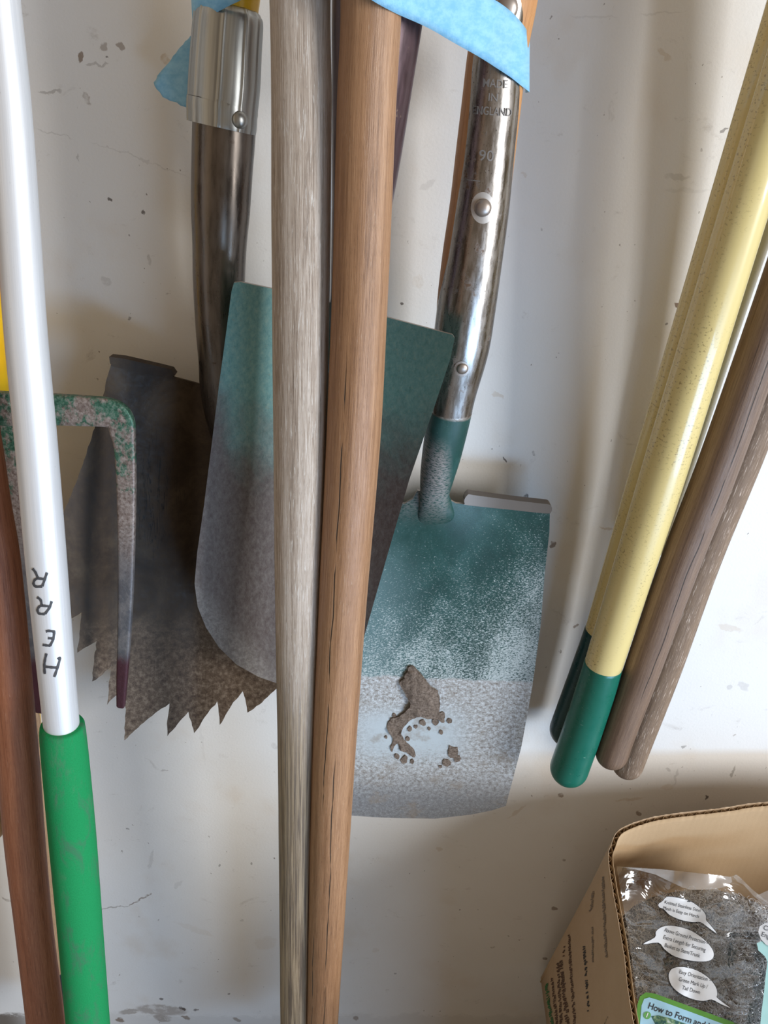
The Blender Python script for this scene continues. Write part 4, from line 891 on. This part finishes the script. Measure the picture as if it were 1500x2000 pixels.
# second printed piece at the frame edge
cardp = setp(link('folded_insert_card', plate(bmesh.new(), [(1500, 1810), (1494, 1820), (1489, 1838), (1478, 1842), (1481, 1856), (1494, 1868), (1499, 1878), (1496, 1900), (1492, 1940), (1488, 1970), (1484, 2010), (1484, 2120), (1600, 2120), (1600, 1810)], None, .0006, 9, pos=lambda x, y, o_: inplane(x, y, .305 - o_)), plain('pale_aqua_card', (.45, .78, .80), .5), origin=inplane(1500, 1900, .3)),
             'pale aqua printed card at the right frame edge, over the plastic bag', 'card')
ob = link('card_bubble', plate(bmesh.new(), [(1560, 1800), (1510, 1802), (1494, 1803), (1484, 1809), (1481, 1820), (1486, 1834), (1496, 1845), (1520, 1858), (1560, 1860)], None, 0, 6, pos=lambda x, y, o_: inplane(x, y, .3058), back=False), white, cardp, 'white speech bubble')
bm = text_bm('Co', 13, 0, 0, None, lambda a, b, c_: inplane(1491 + a * ca + b * sa, 1811 + a * sa - b * ca, .3062), align='LEFT')
bm = text_bm('Eng', 13, 0, 0, bm, lambda a, b, c_: inplane(1487 + a * ca + b * sa, 1824 + a * sa - b * ca, .3062), align='LEFT')
link('bubble_text', up(bm), text_ink, ob)
# knitted steel mesh
def hmesh(x, y):
    v = .268 + .009 * noise.noise(Vector((x * .016, y * .016, 8)))
    v -= .030 * max(0, (1765 + (x < 1300) * (1300 - x) * .9 + (x > 1430) * (x - 1430) * .2 - y) / 60)
    return v
msh = bmesh.new(); rnd = random.Random(4)
mo = [(1216, 1790), (1240, 1768), (1275, 1752), (1310, 1743), (1350, 1738), (1400, 1738), (1450, 1750), (1490, 1768), (1560, 1800), (1600, 1900), (1600, 2110), (1500, 2140), (1400, 2140), (1285, 2120), (1262, 2040), (1246, 1960), (1230, 1880)]
m = NM('knitted_mesh_depths'); n = m.noise(m.posn(), 220, 5, .8); n2 = m.noise(m.posn(), 28, 3, .6)
m.set(color=m.mix(m.mr(n2, .35, .65), m.ramp(n, [(.38, (.06, .055, .05)), (.55, (.20, .19, .18)), (.68, (.48, .50, .53))]), m.ramp(n, [(.38, (.13, .125, .125)), (.55, (.32, .32, .34)), (.68, (.6, .62, .68))])), rough=.4, metal=.7); m.bump(n, .8, .002)
mt = thing('steel_mesh_basket', inplane(1350, 1900, .26), 'tangled knitted stainless steel mesh seen through the clear bag', 'wire mesh')
link('inner_layer', plate(bmesh.new(), mo, None, .004, 12, pos=lambda x, y, o_: inplane(x, y, hmesh(x, y) - .006 - o_)), m.m, mt)
wire_m = NM('stainless_wire'); wire_m.set(color=(.80, .81, .84), rough=.35, metal=.35)
def inpoly(x, y, P_):
    s_ = False; j = len(P_) - 1
    for i in range(len(P_)):
        if (P_[i][1] > y) != (P_[j][1] > y) and x < (P_[j][0] - P_[i][0]) * (y - P_[i][1]) / (P_[j][1] - P_[i][1]) + P_[i][0]: s_ = not s_
        j = i
    return s_
def loop(c0, R1, R2, nz, ang, wr_=.00018, turns=1.0):
    z = nz.normalized(); x = z.orthogonal().normalized(); y = z.cross(x); K = 13; S_ = 3
    x, y = x * math.cos(ang) + y * math.sin(ang), -x * math.sin(ang) + y * math.cos(ang)
    pts = [c0 + x * R1 * math.cos(2 * math.pi * turns * k / K) + y * R2 * math.sin(2 * math.pi * turns * k / K) + z * .0008 * math.sin(4 * math.pi * k / K) for k in range(K)]
    rings = []
    for k in range(K):
        t = (pts[(k + 1) % K] - pts[k - 1]) if turns == 1 else (pts[min(k + 1, K - 1)] - pts[max(k - 1, 0)])
        t.normalize(); a = t.cross(z).normalized(); b = t.cross(a)
        rings.append([msh.verts.new(pts[k] + (a * math.cos(2 * math.pi * j / S_) + b * math.sin(2 * math.pi * j / S_)) * wr_) for j in range(S_)])
    for k in range(K if turns == 1 else K - 1):
        for j in range(S_): msh.faces.new((rings[k][j], rings[k][(j + 1) % S_], rings[(k + 1) % K][(j + 1) % S_], rings[(k + 1) % K][j]))
cnt = 0
while cnt < 4200:
    x, y = rnd.uniform(1210, 1520), rnd.uniform(1735, 2040)
    if not inpoly(x, y, mo): continue
    nz = (BU + Vector((rnd.gauss(0, .5), rnd.gauss(0, .5), rnd.gauss(0, .3))))
    s_ = rnd.uniform(.0018, .0042)
    loop(inplane(x, y, hmesh(x, y) + rnd.uniform(-.006, .005)), s_, s_ * rnd.uniform(.5, 1), nz, rnd.uniform(0, 6.28), rnd.choice((.00016, .0002, .00027)), 1.0 if rnd.random() < .4 else rnd.uniform(.4, .8)); cnt += 1
for k in range(8): # the folded hem of the knit shows as a row of round coils
    for r_ in range(3): loop(inplane(1372 + k * 14 + (k > 3) * 3, 1775 - abs(k - 3) * -1.5 - k * .8, hmesh(1380 + k * 14, 1778) + .006 - r_ * .0012), .0028 - r_ * .0005, .0026 - r_ * .0005, BU, 0, .00022)
link('wire_loops', msh, wire_m.m, mt, 'bright wire loops')['kind'] = 'stuff'
